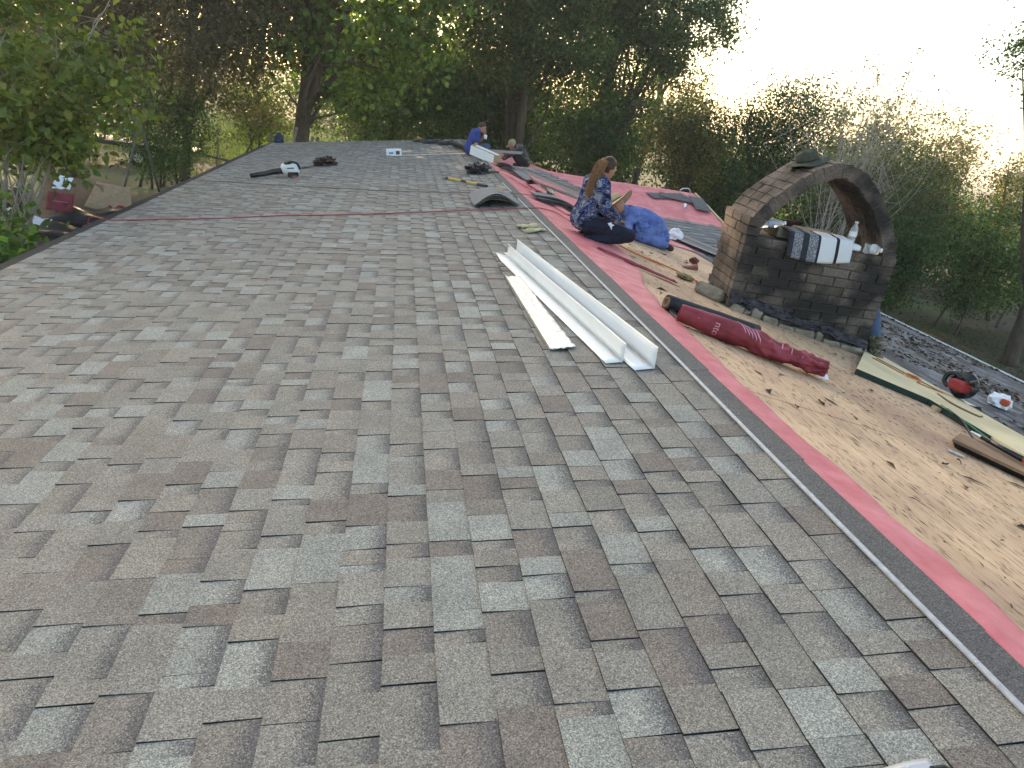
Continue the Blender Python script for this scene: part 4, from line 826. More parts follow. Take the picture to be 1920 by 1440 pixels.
def hatf(u, v):
    th = u*2*math.pi
    if v < .45: q = v/.45; r = .175 - .08*q; z = .012 + .02*q + .018*math.sin(th*2 + .6)*(1 - q) + .012*nz3((math.cos(th)*2, math.sin(th)*2, 0), 1, 3)*(1 - q)
    else: q = (v - .45)/.55; r = .095*math.cos(q*math.pi/2)**.55; z = .032 + .10*math.sin(q*math.pi/2)**.8 + .012*nz3((math.cos(th), math.sin(th), q*2), 1.6, 4)
    return T @ Vector((r*math.cos(th)*1.05, r*math.sin(th), z))
MB().grid(lambda u, v: hatf(u, v*.45), 41, 8).build('brim', 'olive', o, smooth=True, thick=.004); MB().grid(lambda u, v: hatf(u, .45 + v*.55), 41, 12).build('crown', 'olive', o, smooth=True, thick=.003)
# ------------------------------------------------------------------ people
def remesh(mb, voxel, it, name, mat, parent, T, amp=0.0, scl=6, seed=0):
    o = mb.build('tmp', mat); md = o.modifiers.new('r', 'REMESH'); md.mode = 'VOXEL'; md.voxel_size = voxel
    m2 = o.modifiers.new('s', 'SMOOTH'); m2.factor = .5; m2.iterations = it
    dg = bpy.context.evaluated_depsgraph_get(); me = bpy.data.meshes.new_from_object(o.evaluated_get(dg)); old = o.data
    bpy.data.objects.remove(o); bpy.data.meshes.remove(old)
    if amp:
        for v in me.vertices:
            p = v.co; k = 1 - 2*abs(nz3(p, scl, seed)); v.co = p + v.normal*amp*(k*.8 + .5*nz3(p, scl*2.3, seed + 2))
    me.transform(Matrix.Translation(-root_of(parent).location) @ T); me.name = name
    me.materials.clear(); me.materials.append(G[mat]); me.polygons.foreach_set('use_smooth', [True]*len(me.polygons))
    ob = bpy.data.objects.new(name, me); COL.objects.link(ob); ob.parent = parent; return ob
def head_frame(c, look):
    x = Vector(look).normalized(); y = Vector((0, 0, 1)).cross(x).normalized(); z = x.cross(y); return Matrix(((x.x, y.x, z.x, c[0]), (x.y, y.y, z.y, c[1]), (x.z, y.z, z.z, c[2]), (0, 0, 0, 1)))
def hand(mb, w, h, side, curl=.4, sc_=1.0):
    w, h = Vector(w), Vector(h); d = (h - w).normalized(); up = Vector((0, 0, 1)); lat = d.cross(up).normalized(); nn = lat.cross(d); w = h - d*.035
    mb.ell(w + d*.035, (.045*sc_, .038*sc_, .016*sc_), Matrix((d, lat, nn)).transposed()); mb.cone(Vector(w) - d*.03, .024*sc_, w + d*.02, .028*sc_)
    for k, ln in enumerate((.052, .062, .058, .044)):
        b0 = w + d*.07 + lat*(.030 - .02*k)*sc_; m_ = b0 + (d*math.cos(curl) - nn*math.sin(curl))*ln*.5; e = m_ + (d*math.cos(curl*2.3) - nn*math.sin(curl*2.3))*ln*.5
        mb.cone(b0, .0092, m_, .0088, 8); mb.cone(m_, .0088, e, .0075, 8)
    b0 = w + d*.015 + lat*side*.034; m_ = b0 + (d*.7 + lat*side*.5 - nn*.3)*.035; mb.cone(b0, .011, m_, .0095, 8); mb.cone(m_, .0095, m_ + (d*.9 - nn*.25)*.028, .008, 8)
def person(name, label, T, J, top, bottom, shoe='sole', hair=None, sleeve=1.0, vox=.010, scale=1.0, look=(1, 0, -.3), g=1.0, topname='jacket', shoem='sole', fold=.008, sr=1.0):
    o = thing(name, label, 'person', tuple(T.translation)); T = T @ Matrix.Scale(scale, 4)
    P = {k: Vector(v) for k, v in J.items()}
    side = lambda k, s: Vector((P[k].x, P[k].y*s, P[k].z)) if k not in ('',) else None
    def S(k, s): return P[k + ('L' if s > 0 else 'R')] if (k + 'L') in P else Vector((P[k].x, P[k].y*s, P[k].z))
    HF = head_frame(P['head'], look); R3 = HF.to_3x3()
    body = MB(); body.ell(P['head'], (.094, .074, .112), R3, 16, 12); body.ell(HF @ Vector((.025, 0, -.06)), (.062, .055, .06), R3)
    body.cone(HF @ Vector((.088, 0, .005)), .010, HF @ Vector((.108, 0, -.028)), .015, 8); body.cone(HF @ Vector((.070, 0, -.095)), .022, HF @ Vector((.062, 0, -.10)), .022, 8)
    for s in (-1, 1): body.ell(HF @ Vector((-.005, s*.074, -.01)), (.022, .010, .034), R3, 8, 6); body.cone(HF @ Vector((.082, s*.032, .028)), .012, HF @ Vector((.086, s*.015, .03)), .012, 8)
    body.ell(HF @ Vector((.084, 0, -.062)), (.016, .026, .010), R3, 8, 6)
    body.cone(P['head'] + HF.to_3x3() @ Vector((-.02, 0, -.08)), .050, P['neck'], .056)
    def torso(mb, e):
        for s in (-1, 1):
            lh, lw, lc = Vector((0, .065*s, 0)), Vector((0, .055*s, 0)), Vector((0, .075*s, 0))
            mb.cone(P['hip'] + lh, .098 + e, P['waist'] + lw, .083 + e); mb.cone(P['waist'] + lw, .083 + e, P['chest'] + lc, .092 + e); mb.cone(P['chest'] + lc*.8, .088 + e, S('sh', s), .062 + e); mb.cone(S('sh', s), .058 + e, P['neck'], .046 + e*.7)
    def arms(mb, e, f=1.0):
        for s in (-1, 1):
            a, b_, c = S('sh', s), S('el', s), S('wr', s)
            if f < 1: mb.cone(a, .056 + e, a.lerp(b_, f), .050 + e*1.5); continue
            mb.cone(a, .056 + e, b_, .043 + e); mb.cone(b_, .043 + e, c, .030 + e*1.1)
    def legs(mb, e):
        for s in (-1, 1): mb.cone(S('hj', s), .092 + e, S('kn', s), .060 + e); mb.cone(S('kn', s), .062 + e, S('kn', s).lerp(S('an', s), .35), .060 + e); mb.cone(S('kn', s).lerp(S('an', s), .35), .060 + e, S('an', s), .040 + e)
    torso(body, -.006); arms(body, -.004); legs(body, -.008)
    for s in (-1, 1): hand(body, S('wr', s), S('ha', s), s); body.cone(S('an', s), .036, S('to', s), .030)
    remesh(body, vox*.72, 4, 'body', 'skin', o, T)
    for s in (-1, 1): MB().ell((0, 0, 0), (.006, .011, .007), nu=8, nv=6).xf(T @ HF @ Matrix.Translation((.0895, s*.031, .008))).build('eye', 'eye', o, smooth=True)
    MB().ell((0, 0, 0), (.005, .022, .006), nu=8, nv=6).xf(T @ HF @ Matrix.Translation((.0985, 0, -.063))).build('mouth', 'lip', o, smooth=True)
    jk = MB(); torso(jk, .014*g); arms(jk, .012*g, sleeve); remesh(jk, vox, 5, topname, top, o, T, fold, 9, 3)
    tr = MB()
    for s in (-1, 1): tr.cone(P['hip'] + Vector((0, .065*s, 0)), .106, P['hip'].lerp(P['waist'], .25) + Vector((0, .055*s, 0)), .096)
    legs(tr, .010*g); remesh(tr, vox, 5, 'trousers', bottom, o, T, fold*.7, 8, 7)
    for s in (-1, 1):
        sh = MB(); a, b_ = S('an', s), S('to', s); sh.cone(a, .046*sr, b_, .042*sr); sh.cone(a + (b_ - a)*-.25, .040*sr, a, .046*sr); sh.cone(a, .046*sr, a + (S('kn', s) - a)*.2*(sr > 1), .05*sr); remesh(sh, .012, 3, 'shoe', shoem, o, T)
    return o, T, HF, P
# woman sitting on her heels just over the ridge
Tw = Matrix.Translation((.30, 7.66, -.075)) @ Matrix.Rotation(math.radians(10), 4, 'Z')
JW = dict(hip=(0, 0, .22), waist=(.03, 0, .38), chest=(.08, 0, .57), neck=(.13, 0, .70), head=(.20, 0, .83), sh=(.09, .165, .635), el=(.15, .23, .40), wr=(.37, .13, .27), ha=(.46, .08, .25),
          hj=(.03, .10, .185), kn=(.56, .15, .10), an=(.14, .13, .02), to=(.03, .11, .01))
o, T, HF, P = person('person', 'woman with a long auburn ponytail in a blue camouflage jacket sitting on her heels', Tw, JW, 'camoblue', 'navy', vox=.009, scale=.90, look=(.93, .15, -.42), g=2.6, shoem='navy', fold=.013)
hb = MB(); R3 = HF.to_3x3()
hb.ell(HF @ Vector((-.022, 0, .022)), (.097, .086, .112), R3, 16, 12); hb.ell(HF @ Vector((-.10, 0, .03)), (.035, .035, .035), R3)
for p in hb.v:
    q = HF.inverted() @ p
    if q.x > .035 and q.z < .07: p -= R3 @ Vector((q.x - .03, 0, 0))
hm = remesh(hb, .009, 3, 'hair', 'dhair', o, T, .004, 22, 2)
pp = bez([HF @ Vector((-.095, 0, .045)), HF @ Vector((-.13, -.02, .02)), Vector((.035, -.065, .76)), Vector((.0, -.10, .66)), Vector((-.03, -.115, .55)), Vector((-.045, -.12, .46))], 7)
def ptr(q): return .014 + .036*math.sin(math.pi*min(1, q*.9 + .04))**.75
pt = MB()
for i in range(len(pp) - 1): q = i/(len(pp) - 1); pt.cone(pp[i], ptr(q)*.75, pp[i + 1], ptr(q + 1/(len(pp) - 1))*.75)
remesh(pt, .008, 1, 'ponytail', 'hairm', o, T, .010, 19, 5)
for bunch, hm_ in ((0, 'hairm'), (1, 'hairlight')):
    st = MB()
    for i in range(420):
        ph = rnd.random()*6.283; k0 = int(rnd.random()*.55*(len(pp) - 1)); ln = rnd.randrange(9, 20); pts = []; f1 = rnd.uniform(.5, .9); r1 = rnd.uniform(.7, 1.35); amp = rnd.uniform(.006, .016)
        for j in range(ln):
            x_ = k0 + j; i2 = min(x_, len(pp) - 1); q = i2/(len(pp) - 1); ex = Vector((-.006, 0, -.022))*max(0, x_ - len(pp) + 1)*.6; rr = ptr(q)*r1
            pts.append(pp[i2] + ex + Vector((math.cos(ph)*rr + amp*math.sin(j*f1 + i), math.sin(ph)*rr + amp*math.cos(j*f1 + i), .006*math.sin(j*1.5 + i))))
        st.tube(pts, [.0020]*(len(pts) - 1) + [.0006], 4, cap=False)
    st.xf(T).build('curls', hm_, o, smooth=True)
for i in range(1):
    hr = MB()
    for k in range(40):
        a0 = rnd.uniform(-1.3, 1.3); base = HF @ Vector((.06*math.cos(a0), .075*math.sin(a0), .085)); hr.tube([base, base + R3 @ Vector((rnd.uniform(-.02, .03), rnd.uniform(-.03, .03), rnd.uniform(.02, .045)))], [.0014, .0006], 4, cap=False)
    hr.xf(T).build('flyaway_hair', 'hairm', o)
T2 = T @ Matrix.Translation((.27, -.215, .215)) @ Matrix.Rotation(.3, 4, 'Y'); MB().add([T2 @ Vector(p) for p in ((-.05, 0, 0), (-.01, -.004, .03), (0, -.01, .012), (.045, 0, .018), (.015, -.012, -.012), (.03, -.015, -.05), (-.01, -.014, -.022))], [(0, 1, 2, 3, 4, 5, 6)]).build('star_patch', 'label', o, thick=.004)
# crouching person in straw hat and blue clothes
Th = frame(Rp, 1.62, 9.5, math.pi, .012)
JH = dict(hip=(-.16, 0, .25), waist=(.0, 0, .30), chest=(.20, 0, .27), neck=(.33, 0, .30), head=(.45, 0, .33), sh=(.24, .17, .26), el=(.30, .25, .09), wr=(.47, .14, .05), ha=(.55, .10, .04), hj=(-.14, .10, .22), kn=(.06, .17, .06), an=(-.34, .14, .06), to=(-.46, .13, .04))
o, T, HF, P = person('person', 'person crouching in a wide straw hat and rumpled blue clothes beside the woman', Th, JH, 'tarpblue', 'tarpblue', vox=.014, look=(.62, -.35, -.7), g=1.6, topname='shirt', fold=.03, scale=1.0)
def straw_hat(parent, T, HF, off, tilt, R, mt, md):
    H = T @ HF @ Matrix.Translation(off) @ Matrix.Rotation(tilt, 4, 'Y')
    def brim(u, v): th = u*2*math.pi; r = .088 + (R - .088)*v; return H @ Vector((r*math.cos(th), r*math.sin(th), .03*v*v*math.cos(2*th) - .02*v*v))
    MB().grid(brim, 41, 8).build('hat_brim', mt, parent, smooth=True, thick=.004); MB().tube([brim(i/40, 1) for i in range(41)], .005, 6, cap=False).build('brim_binding', md, parent, smooth=True)
    def crown(u, v): th = u*2*math.pi; r = .09*math.cos(v*math.pi/2)**.5*(1 - .1*v); return H @ Vector((r*math.cos(th)*1.08, r*math.sin(th), .105*math.sin(v*math.pi/2)**.8 - .018*(v > .97)))
    MB().grid(crown, 33, 10).build('hat_crown', mt, parent, smooth=True, thick=.003)
    MB().tube([H @ Vector((.098*math.cos(i/20*6.2832), .092*math.sin(i/20*6.2832), .012)) for i in range(21)], .008, 6, cap=False).build('hat_band', md, parent)
straw_hat(o, T, HF, (.0, 0, .045), .15, .245, 'straw', 'brimdark')
def rumple(name, T, dims, mat, seed, parent):
    b = bmesh.new(); bmesh.ops.create_icosphere(b, subdivisions=6, radius=1); v = []
    for p in b.verts:
        q = p.co; w1 = q + Vector((nz3(q, 1.1, seed), nz3(q, 1.1, seed + 1), nz3(q, 1.1, seed + 2)))*.5
        k = 1 - .42*abs(nz3(w1, 1.9, seed + 4)) - .22*abs(nz3(w1, 4.1, seed + 5)) - .08*abs(nz3(w1, 9, seed + 6)) + .25*nz3(q, .9, seed + 7)
        z = q.z*k; fl = max(0, -z - .1); k2 = 1 + .35*fl; v.append(Vector((q.x*k*k2*dims[0]/2, q.y*k*k2*dims[1]/2, (max(z, -.45) + .45)*dims[2]/1.4)))
    f = [tuple(x.index for x in p.verts) for p in b.faces]; b.free()
    return MB().add(v, f).xf(T).build(name, mat, parent, smooth=True)
rumple('loose_shirt', Th @ Matrix.Translation((.06, -.05, 0)), (.62, .62, .42), 'tarpblue', 11, o)
rumple('loose_trousers', Th @ Matrix.Translation((-.22, -.08, 0)), (.56, .50, .28), 'tarpblue', 23, o)
# man in blue shirt by the carton
Tm = Matrix.Translation((-.24, 15.95, -.03)) @ Matrix.Rotation(math.radians(8), 4, 'Z')
JM = dict(hip=(0, 0, .13), waist=(.03, 0, .28), chest=(.10, 0, .47), neck=(.17, 0, .60), head=(.26, 0, .68), sh=(.12, .18, .54), elR=(.10, -.24, .28), wrR=(.26, -.20, .13), haR=(.34, -.18, .12), elL=(.32, .20, .36), wrL=(.38, .06, .54), haL=(.36, .03, .60), elx=(0, 0, 0), hj=(.05, .10, .10), kn=(.42, .13, .26), an=(.52, .12, -.12), to=(.66, .12, -.16))
o, T, HF, P = person('person', 'man in a royal blue shirt sitting hunched behind the open carton', Tm, JM, 'royal', 'denim', vox=.013, look=(.9, .05, -.3), g=1.4, sleeve=.62, topname='shirt', scale=.86)
hb = MB(); hb.ell(HF @ Vector((-.015, 0, .03)), (.094, .082, .098), HF.to_3x3(), 14, 10)
for p in hb.v:
    q = HF.inverted() @ p
    if q.x > .03 and q.z < .05: p -= HF.to_3x3() @ Vector((q.x - .02, 0, 0))
remesh(hb, .012, 2, 'hair', 'dhair', o, T)
MB().tube([T @ Vector((.38, .02, .42)), T @ Vector((.38, .02, .52))], .035, 12).build('bottle_in_hand', 'label', o, smooth=True)
# squatting person in dark camouflage
Tc = frame(Rp, .92, 16.1, math.radians(172), .02)
JC = dict(hip=(-.12, 0, .17), waist=(-.02, 0, .32), chest=(.12, 0, .44), neck=(.24, 0, .46), head=(.34, 0, .46), sh=(.15, .18, .44), el=(.30, .24, .25), wr=(.42, .12, .10), ha=(.50, .10, .07), hj=(-.10, .10, .16), kn=(.24, .18, .30), an=(-.02, .15, .06), to=(.13, .15, .03))
o, T, HF, P = person('person', 'squatting person in dark camouflage and a tan cap beyond the carton', Tc, JC, 'camo', 'blacktrous', vox=.013, look=(.75, 0, -.65), g=1.6, scale=.88)
cp = MB(); cp.ell(HF @ Vector((-.01, 0, .045)), (.105, .088, .085), HF.to_3x3(), 14, 10); remesh(cp, .011, 2, 'cap', 'sand', o, T)
MB().grid(lambda u, v: T @ HF @ Vector((.075 + .085*v, (u - .5)*.14*(1 - .3*v), .035 - .02*v - .03*(2*u - 1)**2)), 9, 5).build('cap_peak', 'sand', o, smooth=True, thick=.005)
# kneeling person mostly hidden behind the chimney
Tk = Matrix.Translation((3.04, 6.85, Rp(3.178, 0).z + .02)) @ Matrix.Rotation(math.radians(-90), 4, 'Z')
JK = dict(hip=(0, -.06, .14), waist=(-.02, -.06, .28), chest=(.03, -.08, .44), neck=(.10, -.10, .54), head=(.17, -.12, .60), shL=(.05, .08, .50), shR=(.05, -.26, .50), elL=(.15, .05, .28), elR=(.2, -.36, .3), wrL=(.34, -.05, .22), wrR=(.36, -.34, .2), haL=(.42, -.08, .2), haR=(.43, -.34, .18),
          hjL=(.02, .02, .13), hjR=(.02, -.16, .13), knL=(.38, -.02, .36), knR=(.56, -.03, .40), anL=(.30, -.06, .08), anR=(.88, -.10, .11), toL=(.42, -.08, .03), toR=(1.01, -.17, .04), sh=(0, 0, 0), el=(0, 0, 0), wr=(0, 0, 0), ha=(0, 0, 0), hj=(0, 0, 0), kn=(0, 0, 0), an=(0, 0, 0), to=(0, 0, 0))
o, T, HF, P = person('person', 'person in blue jeans and camouflage boots squatting mostly hidden behind the chimney', Tk, JK, 'camo', 'denim', vox=.013, look=(.8, 0, -.6), g=1.5, shoem='boot', sr=1.45, fold=.016)
MB().box((0, 0, -.055), (.30, .10, .03), T @ Matrix.Translation((.93, -.13, .06)) @ Matrix.Rotation(-.55, 4, 'Z') @ Matrix.Rotation(.35, 4, 'Y'), bev=.012).build('boot_sole', 'sole', o)
hb = MB(); hb.ell(HF @ Vector((-.015, 0, .03)), (.096, .084, .10), HF.to_3x3(), 14, 10); remesh(hb, .012, 2, 'hair', 'dhair', o, T)
# ------------------------------------------------------------------ trees, shrubs, yard
def leaves_mesh(name, pts, nrm_up, L, W, cols, parent, rng, fold=False, mat='leaf', droop=.0):
    n = len(pts); P = np.asarray(pts, dtype=np.float32)
    nr = rng.normal(size=(n, 3)).astype(np.float32); nr[:, 2] += nrm_up; nr /= np.linalg.norm(nr, axis=1, keepdims=True)
    t = rng.normal(size=(n, 3)).astype(np.float32); t[:, 2] -= droop; t -= nr*(t*nr).sum(1, keepdims=True); t /= np.linalg.norm(t, axis=1, keepdims=True) + 1e-6
    b = np.cross(nr, t); l = (L*rng.uniform(.6, 1.25, n)).astype(np.float32)[:, None]; w_ = (W*rng.uniform(.7, 1.2, n)).astype(np.float32)[:, None]
    if fold:
        V = np.stack([P - t*l*.5, P - t*l*.18 + b*w_*.5 + nr*w_*.18, P + t*l*.2 + b*w_*.36 + nr*w_*.14, P + t*l*.55, P + t*l*.2 - b*w_*.36 + nr*w_*.14, P - t*l*.18 - b*w_*.5 + nr*w_*.18], 1); k = 6
        Fi = np.array([[0, 1, 2, 3], [0, 3, 4, 5]])
    else:
        V = np.stack([P - t*l*.5, P + b*w_*.5 + nr*w_*.15, P + t*l*.5, P - b*w_*.5 + nr*w_*.15], 1); k = 4; Fi = np.array([[0, 1, 2, 3]])
    V = V.reshape(-1, 3); off = np.array(root_of(parent).location if parent else (0, 0, 0), dtype=np.float32); V = V - off
    F = (np.arange(n)[:, None, None]*k + Fi[None]).reshape(-1, 4)
    me = bpy.data.meshes.new(name); me.vertices.add(len(V)); me.vertices.foreach_set('co', V.astype(np.float32).ravel())
    me.loops.add(F.size); me.loops.foreach_set('vertex_index', F.astype(np.int32).ravel()); me.polygons.add(len(F)); me.polygons.foreach_set('loop_start', np.arange(len(F), dtype=np.int32)*4)
    me.polygons.foreach_set('loop_total', np.full(len(F), 4, dtype=np.int32)); me.update(calc_edges=True)
    a = me.color_attributes.new('Col', 'FLOAT_COLOR', 'POINT'); cp = np.ones((n, 4), dtype=np.float32); cp[:, :3] = cols; a.data.foreach_set('color', np.repeat(cp, k, axis=0).ravel())
    me.materials.append(G[mat]); o = bpy.data.objects.new(name, me); COL.objects.link(o)
    if parent: o.parent = parent
    return o
def leaf_cols(rng, n, pal, clump_id=None, nc=1):
    pal = np.asarray(pal); c = pal[rng.integers(0, len(pal), n)]; c = c*rng.uniform(.65, 1.35, (n, 1))
    if clump_id is not None: c = c*rng.uniform(.75, 1.3, (nc, 1))[clump_id]
    return np.clip(c, 0, 1)
def tree(name, label, cat, base, c, r, trunk_r, L, W, nleaf, nclump, rc, pal, seed, nlimb=14, lean=None, fold=False, bark='twig', group=None, stems=1, up=.5, droop=0.0, bottom=None, shell=.45, crownname='crown'):
    rng = np.random.default_rng(seed); o = thing(name, label, cat, tuple(base), group); base = np.array(base, float); c = np.array(c, float); r = np.array(r, float)
    d = rng.normal(size=(nclump, 3)); d /= np.linalg.norm(d, axis=1, keepdims=True); rad = rng.uniform(shell, 1, (nclump, 1))**.7
    cl = c + d*rad*r
    if bottom is not None: cl[:, 2] = np.maximum(cl[:, 2], bottom + rng.uniform(0, .4, nclump))
    mb = MB()
    for k in range(stems):
        b0 = base + (rng.normal(size=3)*np.array([.35, .35, 0])*(stems > 1)); top = c + np.array([rng.normal()*r[0]*.25, rng.normal()*r[1]*.2, r[2]*.55])
        if lean is not None and k == 0: top = np.array(lean)
        mid = (b0*.5 + top*.5) + rng.normal(size=3)*np.array([.12, .12, 0])*r[0]*.5
        sp = bez([b0, b0*.75 + mid*.25 + rng.normal(size=3)*.03, mid, top*.7 + mid*.3 + rng.normal(size=3)*.1, top], 5); n = len(sp); tr = trunk_r/(stems**.4)
        mb.tube(sp, [tr*(1.25 if i == 0 else 1)*(1 - .86*i/(n - 1)) for i in range(n)], 9)
        nl = nlimb//stems
        for j in range(nl):
            q = rng.uniform(.30, .97); i = int(q*(n - 1)); s0 = sp[i]; e = cl[rng.integers(0, nclump)]; e = Vector(e); m_ = s0.lerp(e, .5) + Vector((rng.normal()*.1, rng.normal()*.1, .12 + .1*rng.random()))*(e - s0).length*.5
            r0 = tr*(1 - .86*q)*.62; pts = bez([s0, s0.lerp(m_, .5) + Vector(rng.normal(size=3))*.04, m_, e], 4); mb.tube(pts, [max(.006, r0*(1 - .88*t_/(len(pts) - 1))) for t_ in range(len(pts))], 6, cap=False)
            for w_ in range(3):
                a = pts[rng.integers(4, len(pts))]; dd = cl[np.argsort(((cl - np.array(a))**2).sum(1))[rng.integers(0, min(8, nclump))]]; e2 = Vector(dd); mb.tube(bez([a, a.lerp(e2, .5) + Vector(rng.normal(size=3))*.08, e2], 3), [max(.005, r0*.3), r0*.25 + .002, r0*.2 + .002, r0*.15 + .002, .004, .003, .003][:7], 5, cap=False)
    mb.build('trunk', bark, o, smooth=True)
    if nleaf:
        ci = rng.integers(0, nclump, nleaf); rcs = rc*rng.uniform(.6, 1.4, nclump); off = rng.normal(size=(nleaf, 3)); pts = cl[ci] + off*rcs[ci][:, None]*np.array([1, 1, .7])
        if bottom is not None: pts[:, 2] = np.maximum(pts[:, 2], bottom - .3 + rng.uniform(0, .3, nleaf))
        leaves_mesh(crownname, pts, up, L, W, leaf_cols(rng, nleaf, pal, ci, nclump), o, rng, fold, 'broadleaf' if fold else 'leaf', droop)
    return o
DG = [(.050, .078, .028), (.062, .092, .034), (.080, .105, .038), (.042, .064, .026)]
MG = [(.075, .115, .032), (.095, .14, .04), (.062, .095, .03), (.12, .155, .045)]
YG = [(.12, .15, .04), (.15, .18, .045), (.09, .12, .035), (.18, .18, .05)]
OL = [(.085, .080, .048), (.10, .092, .056), (.072, .074, .042), (.12, .105, .07)]
DG, MG, YG = [[(r_*.95, g_*1.2, b2_*1.1) for r_, g_, b2_ in q] for q in (DG, MG, YG)]
AU = [(.24, .16, .04), (.17, .14, .04), (.27, .17, .045), (.11, .11, .035)]
tree('sapling_tree', 'young broad leaved tree with bright leaves reaching over the eave', 'tree', (-7.2, 11.2, GZ), (-6.6, 11.2, .75), (1.35, .9, 1.5), .05, .13, .095, 4600, 90, .22, [(.17, .20, .05), (.13, .18, .05), (.20, .21, .06), (.10, .14, .04)], 1, 26, fold=True, bark='greytwig', stems=2, droop=.4)
tree('sapling_tree', 'slim sapling with sparse leaves between the eave and the felt scraps', 'tree', (-8.6, 15.5, GZ), (-8.4, 15.3, -.35), (1.0, .8, 1.3), .05, .14, .10, 2600, 55, .25, [(.10, .14, .04), (.13, .17, .045)], 2, 18, fold=True, bark='greytwig', droop=.3)
tree('juniper_tree', 'big dusky fine leaved evergreen tree shading the yard behind the swing frame', 'tree', (-12.2, 26, GZ), (-10.2, 25, 4.0), (5.2, 3.0, 5.6), .36, .15, .055, 95000, 560, .45, OL + OL + [(.10, .085, .055)], 3, 30, up=.1, bottom=-1.2, droop=.8, shell=.2)
tree('juniper_tree', 'second evergreen with greyer foliage between the swing frame and the catalpa', 'tree', (-9.2, 28.5, GZ), (-7.2, 28, 4.2), (2.7, 2.4, 5.6), .2, .15, .055, 56000, 340, .42, OL + [(.08, .085, .06)], 33, 22, up=.1, bottom=-.9, droop=.8, shell=.2)
tree('yard_shrub', 'dark green many stemmed shrub standing beside the swing frame', 'shrub', (-9.4, 26.3, GZ), (-8.9, 25.5, -1.5), (1.35, 1.2, 1.3), .09, .10, .055, 9000, 80, .3, DG, 4, 16, stems=5)
tree('catalpa_tree', 'large leaved catalpa tree with a stout dark trunk past the far roof edge', 'tree', (-5.2, 28, GZ), (-3.8, 28, 5.2), (4.4, 3.2, 5.6), .40, .25, .19, 15000, 380, .42, MG + YG, 5, 40, fold=True, bottom=-.1, droop=.7, lean=(-4.6, 28, 6.0), shell=.3)
tree('woodland_tree', 'bushy mid green tree filling the gap behind the catalpa', 'tree', (-2.5, 37, GZ), (-2.6, 36, 1.2), (4.6, 2.5, 3.9), .2, .20, .13, 20000, 190, .55, MG + DG, 6, 16, shell=.1)
tree('woodland_tree', 'yellow green bush low behind the wire fence', 'tree', (-7.8, 34, GZ), (-7.4, 34, -1.1), (1.9, 1.5, 1.7), .1, .14, .10, 6000, 70, .35, YG, 7, 12, stems=3, shell=.1)
tree('elm_tree', 'tall dark tree with several upright trunks behind the workers', 'tree', (3.6, 32, GZ), (2.9, 32, 6.0), (4.6, 3.6, 5.0), .36, .18, .105, 62000, 340, .46, DG + [(.06, .085, .025)], 8, 46, stems=3, shell=.2, bottom=-.4)
tree('elm_tree', 'tall dark tree leaning right with sky showing through its crown', 'tree', (6.6, 34, GZ), (8.4, 34, 6.6), (4.0, 3.4, 4.6), .34, .18, .105, 42000, 250, .40, DG + [(.06, .085, .025)], 9, 36, stems=2, shell=.2, bottom=.0)
tree('elm_tree', 'thin crowned tree at the sky edge behind the golden bush', 'tree', (10.6, 38, GZ), (11.4, 38, 5.6), (2.9, 2.6, 4.6), .2, .16, .09, 10000, 100, .32, DG + MG, 10, 28, shell=.2)
tree('understory_tree', 'dense shadowy undergrowth tree behind the camouflaged worker', 'tree', (2.6, 35, GZ), (1.6, 34.5, .8), (4.2, 2, 3.4), .15, .17, .10, 24000, 190, .55, DG, 11, 10, shell=.05, stems=2)
tree('understory_tree', 'dense shadowy undergrowth tree to the left of the golden bush', 'tree', (7.6, 35, GZ), (7.0, 34.5, .8), (3.4, 2, 3.2), .15, .17, .10, 22000, 180, .55, DG, 12, 10, shell=.05, stems=2)['label'] = 'dense shadowy undergrowth tree beside the golden bush'
tree('golden_bush', 'golden brown leafy tree catching low sun above the wing roof', 'tree', (9.4, 28, GZ), (9.2, 28, .5), (1.7, 1.6, 2.3), .14, .11, .07, 14000, 130, .34, AU + AU + DG, 13, 20, shell=.15)
tree('roadside_tree', 'dark rounded tree beside the golden bush behind the arch', 'tree', (12.0, 26, GZ), (11.9, 26, 1.0), (2.3, 2, 2.5), .16, .12, .07, 17000, 140, .42, DG + [(.05, .08, .03)], 14, 20, shell=.1)
tree('dead_shrub', 'half bare shrub of grey twigs with few leaves behind the arch', 'shrub', (10.0, 18.2, GZ), (10.0, 18.2, 1.7), (2.7, 1.4, 2.4), .05, .07, .045, 1900, 200, .14, OL + AU, 15, 110, stems=11, bark='greytwig', shell=.5)
tree('roadside_tree', 'olive green bush behind the right foot of the arch', 'shrub', (13.0, 21, GZ), (13.0, 21, .0), (2.1, 1.8, 2.3), .12, .09, .05, 17000, 150, .36, DG + OL, 16, 18, shell=.1, stems=3)['label'] = 'olive green bush behind the sooty foot of the arch'
tree('roadside_tree', 'feathery bush with loose sprigs at the sky line beyond the chimney', 'shrub', (16.4, 23, GZ), (16.0, 23, .55), (2.2, 1.8, 2.5), .1, .10, .05, 11000, 120, .34, DG + OL + AU, 17, 18, shell=.1, stems=3)
for i, (x, y, z, rx, rz, s, lb) in enumerate(((13.0, 19.4, -1.4, 1.4, 1.6, 18, 'dark green bush past the lawn beside the chimney'), (16.4, 19.8, -1.3, 1.5, 1.7, 19, 'yellowish green bush past the lawn with small leaves'), (19.4, 20.6, -1.0, 1.7, 1.9, 20, 'tall dark bush past the lawn furthest from the chimney'), (15.2, 22.6, -.7, 1.8, 2.2, 21, 'big shadowy bush in the second row past the lawn'))):
    tree('lawn_bush', lb, 'shrub', (x, y, GZ), (x, y, z), (rx, 1.2, rz), .07, .11, .065, 11000, 80, .33, (DG, DG + YG, DG, DG)[i], s, 12, stems=3, shell=.1, group='bushes past the lawn')
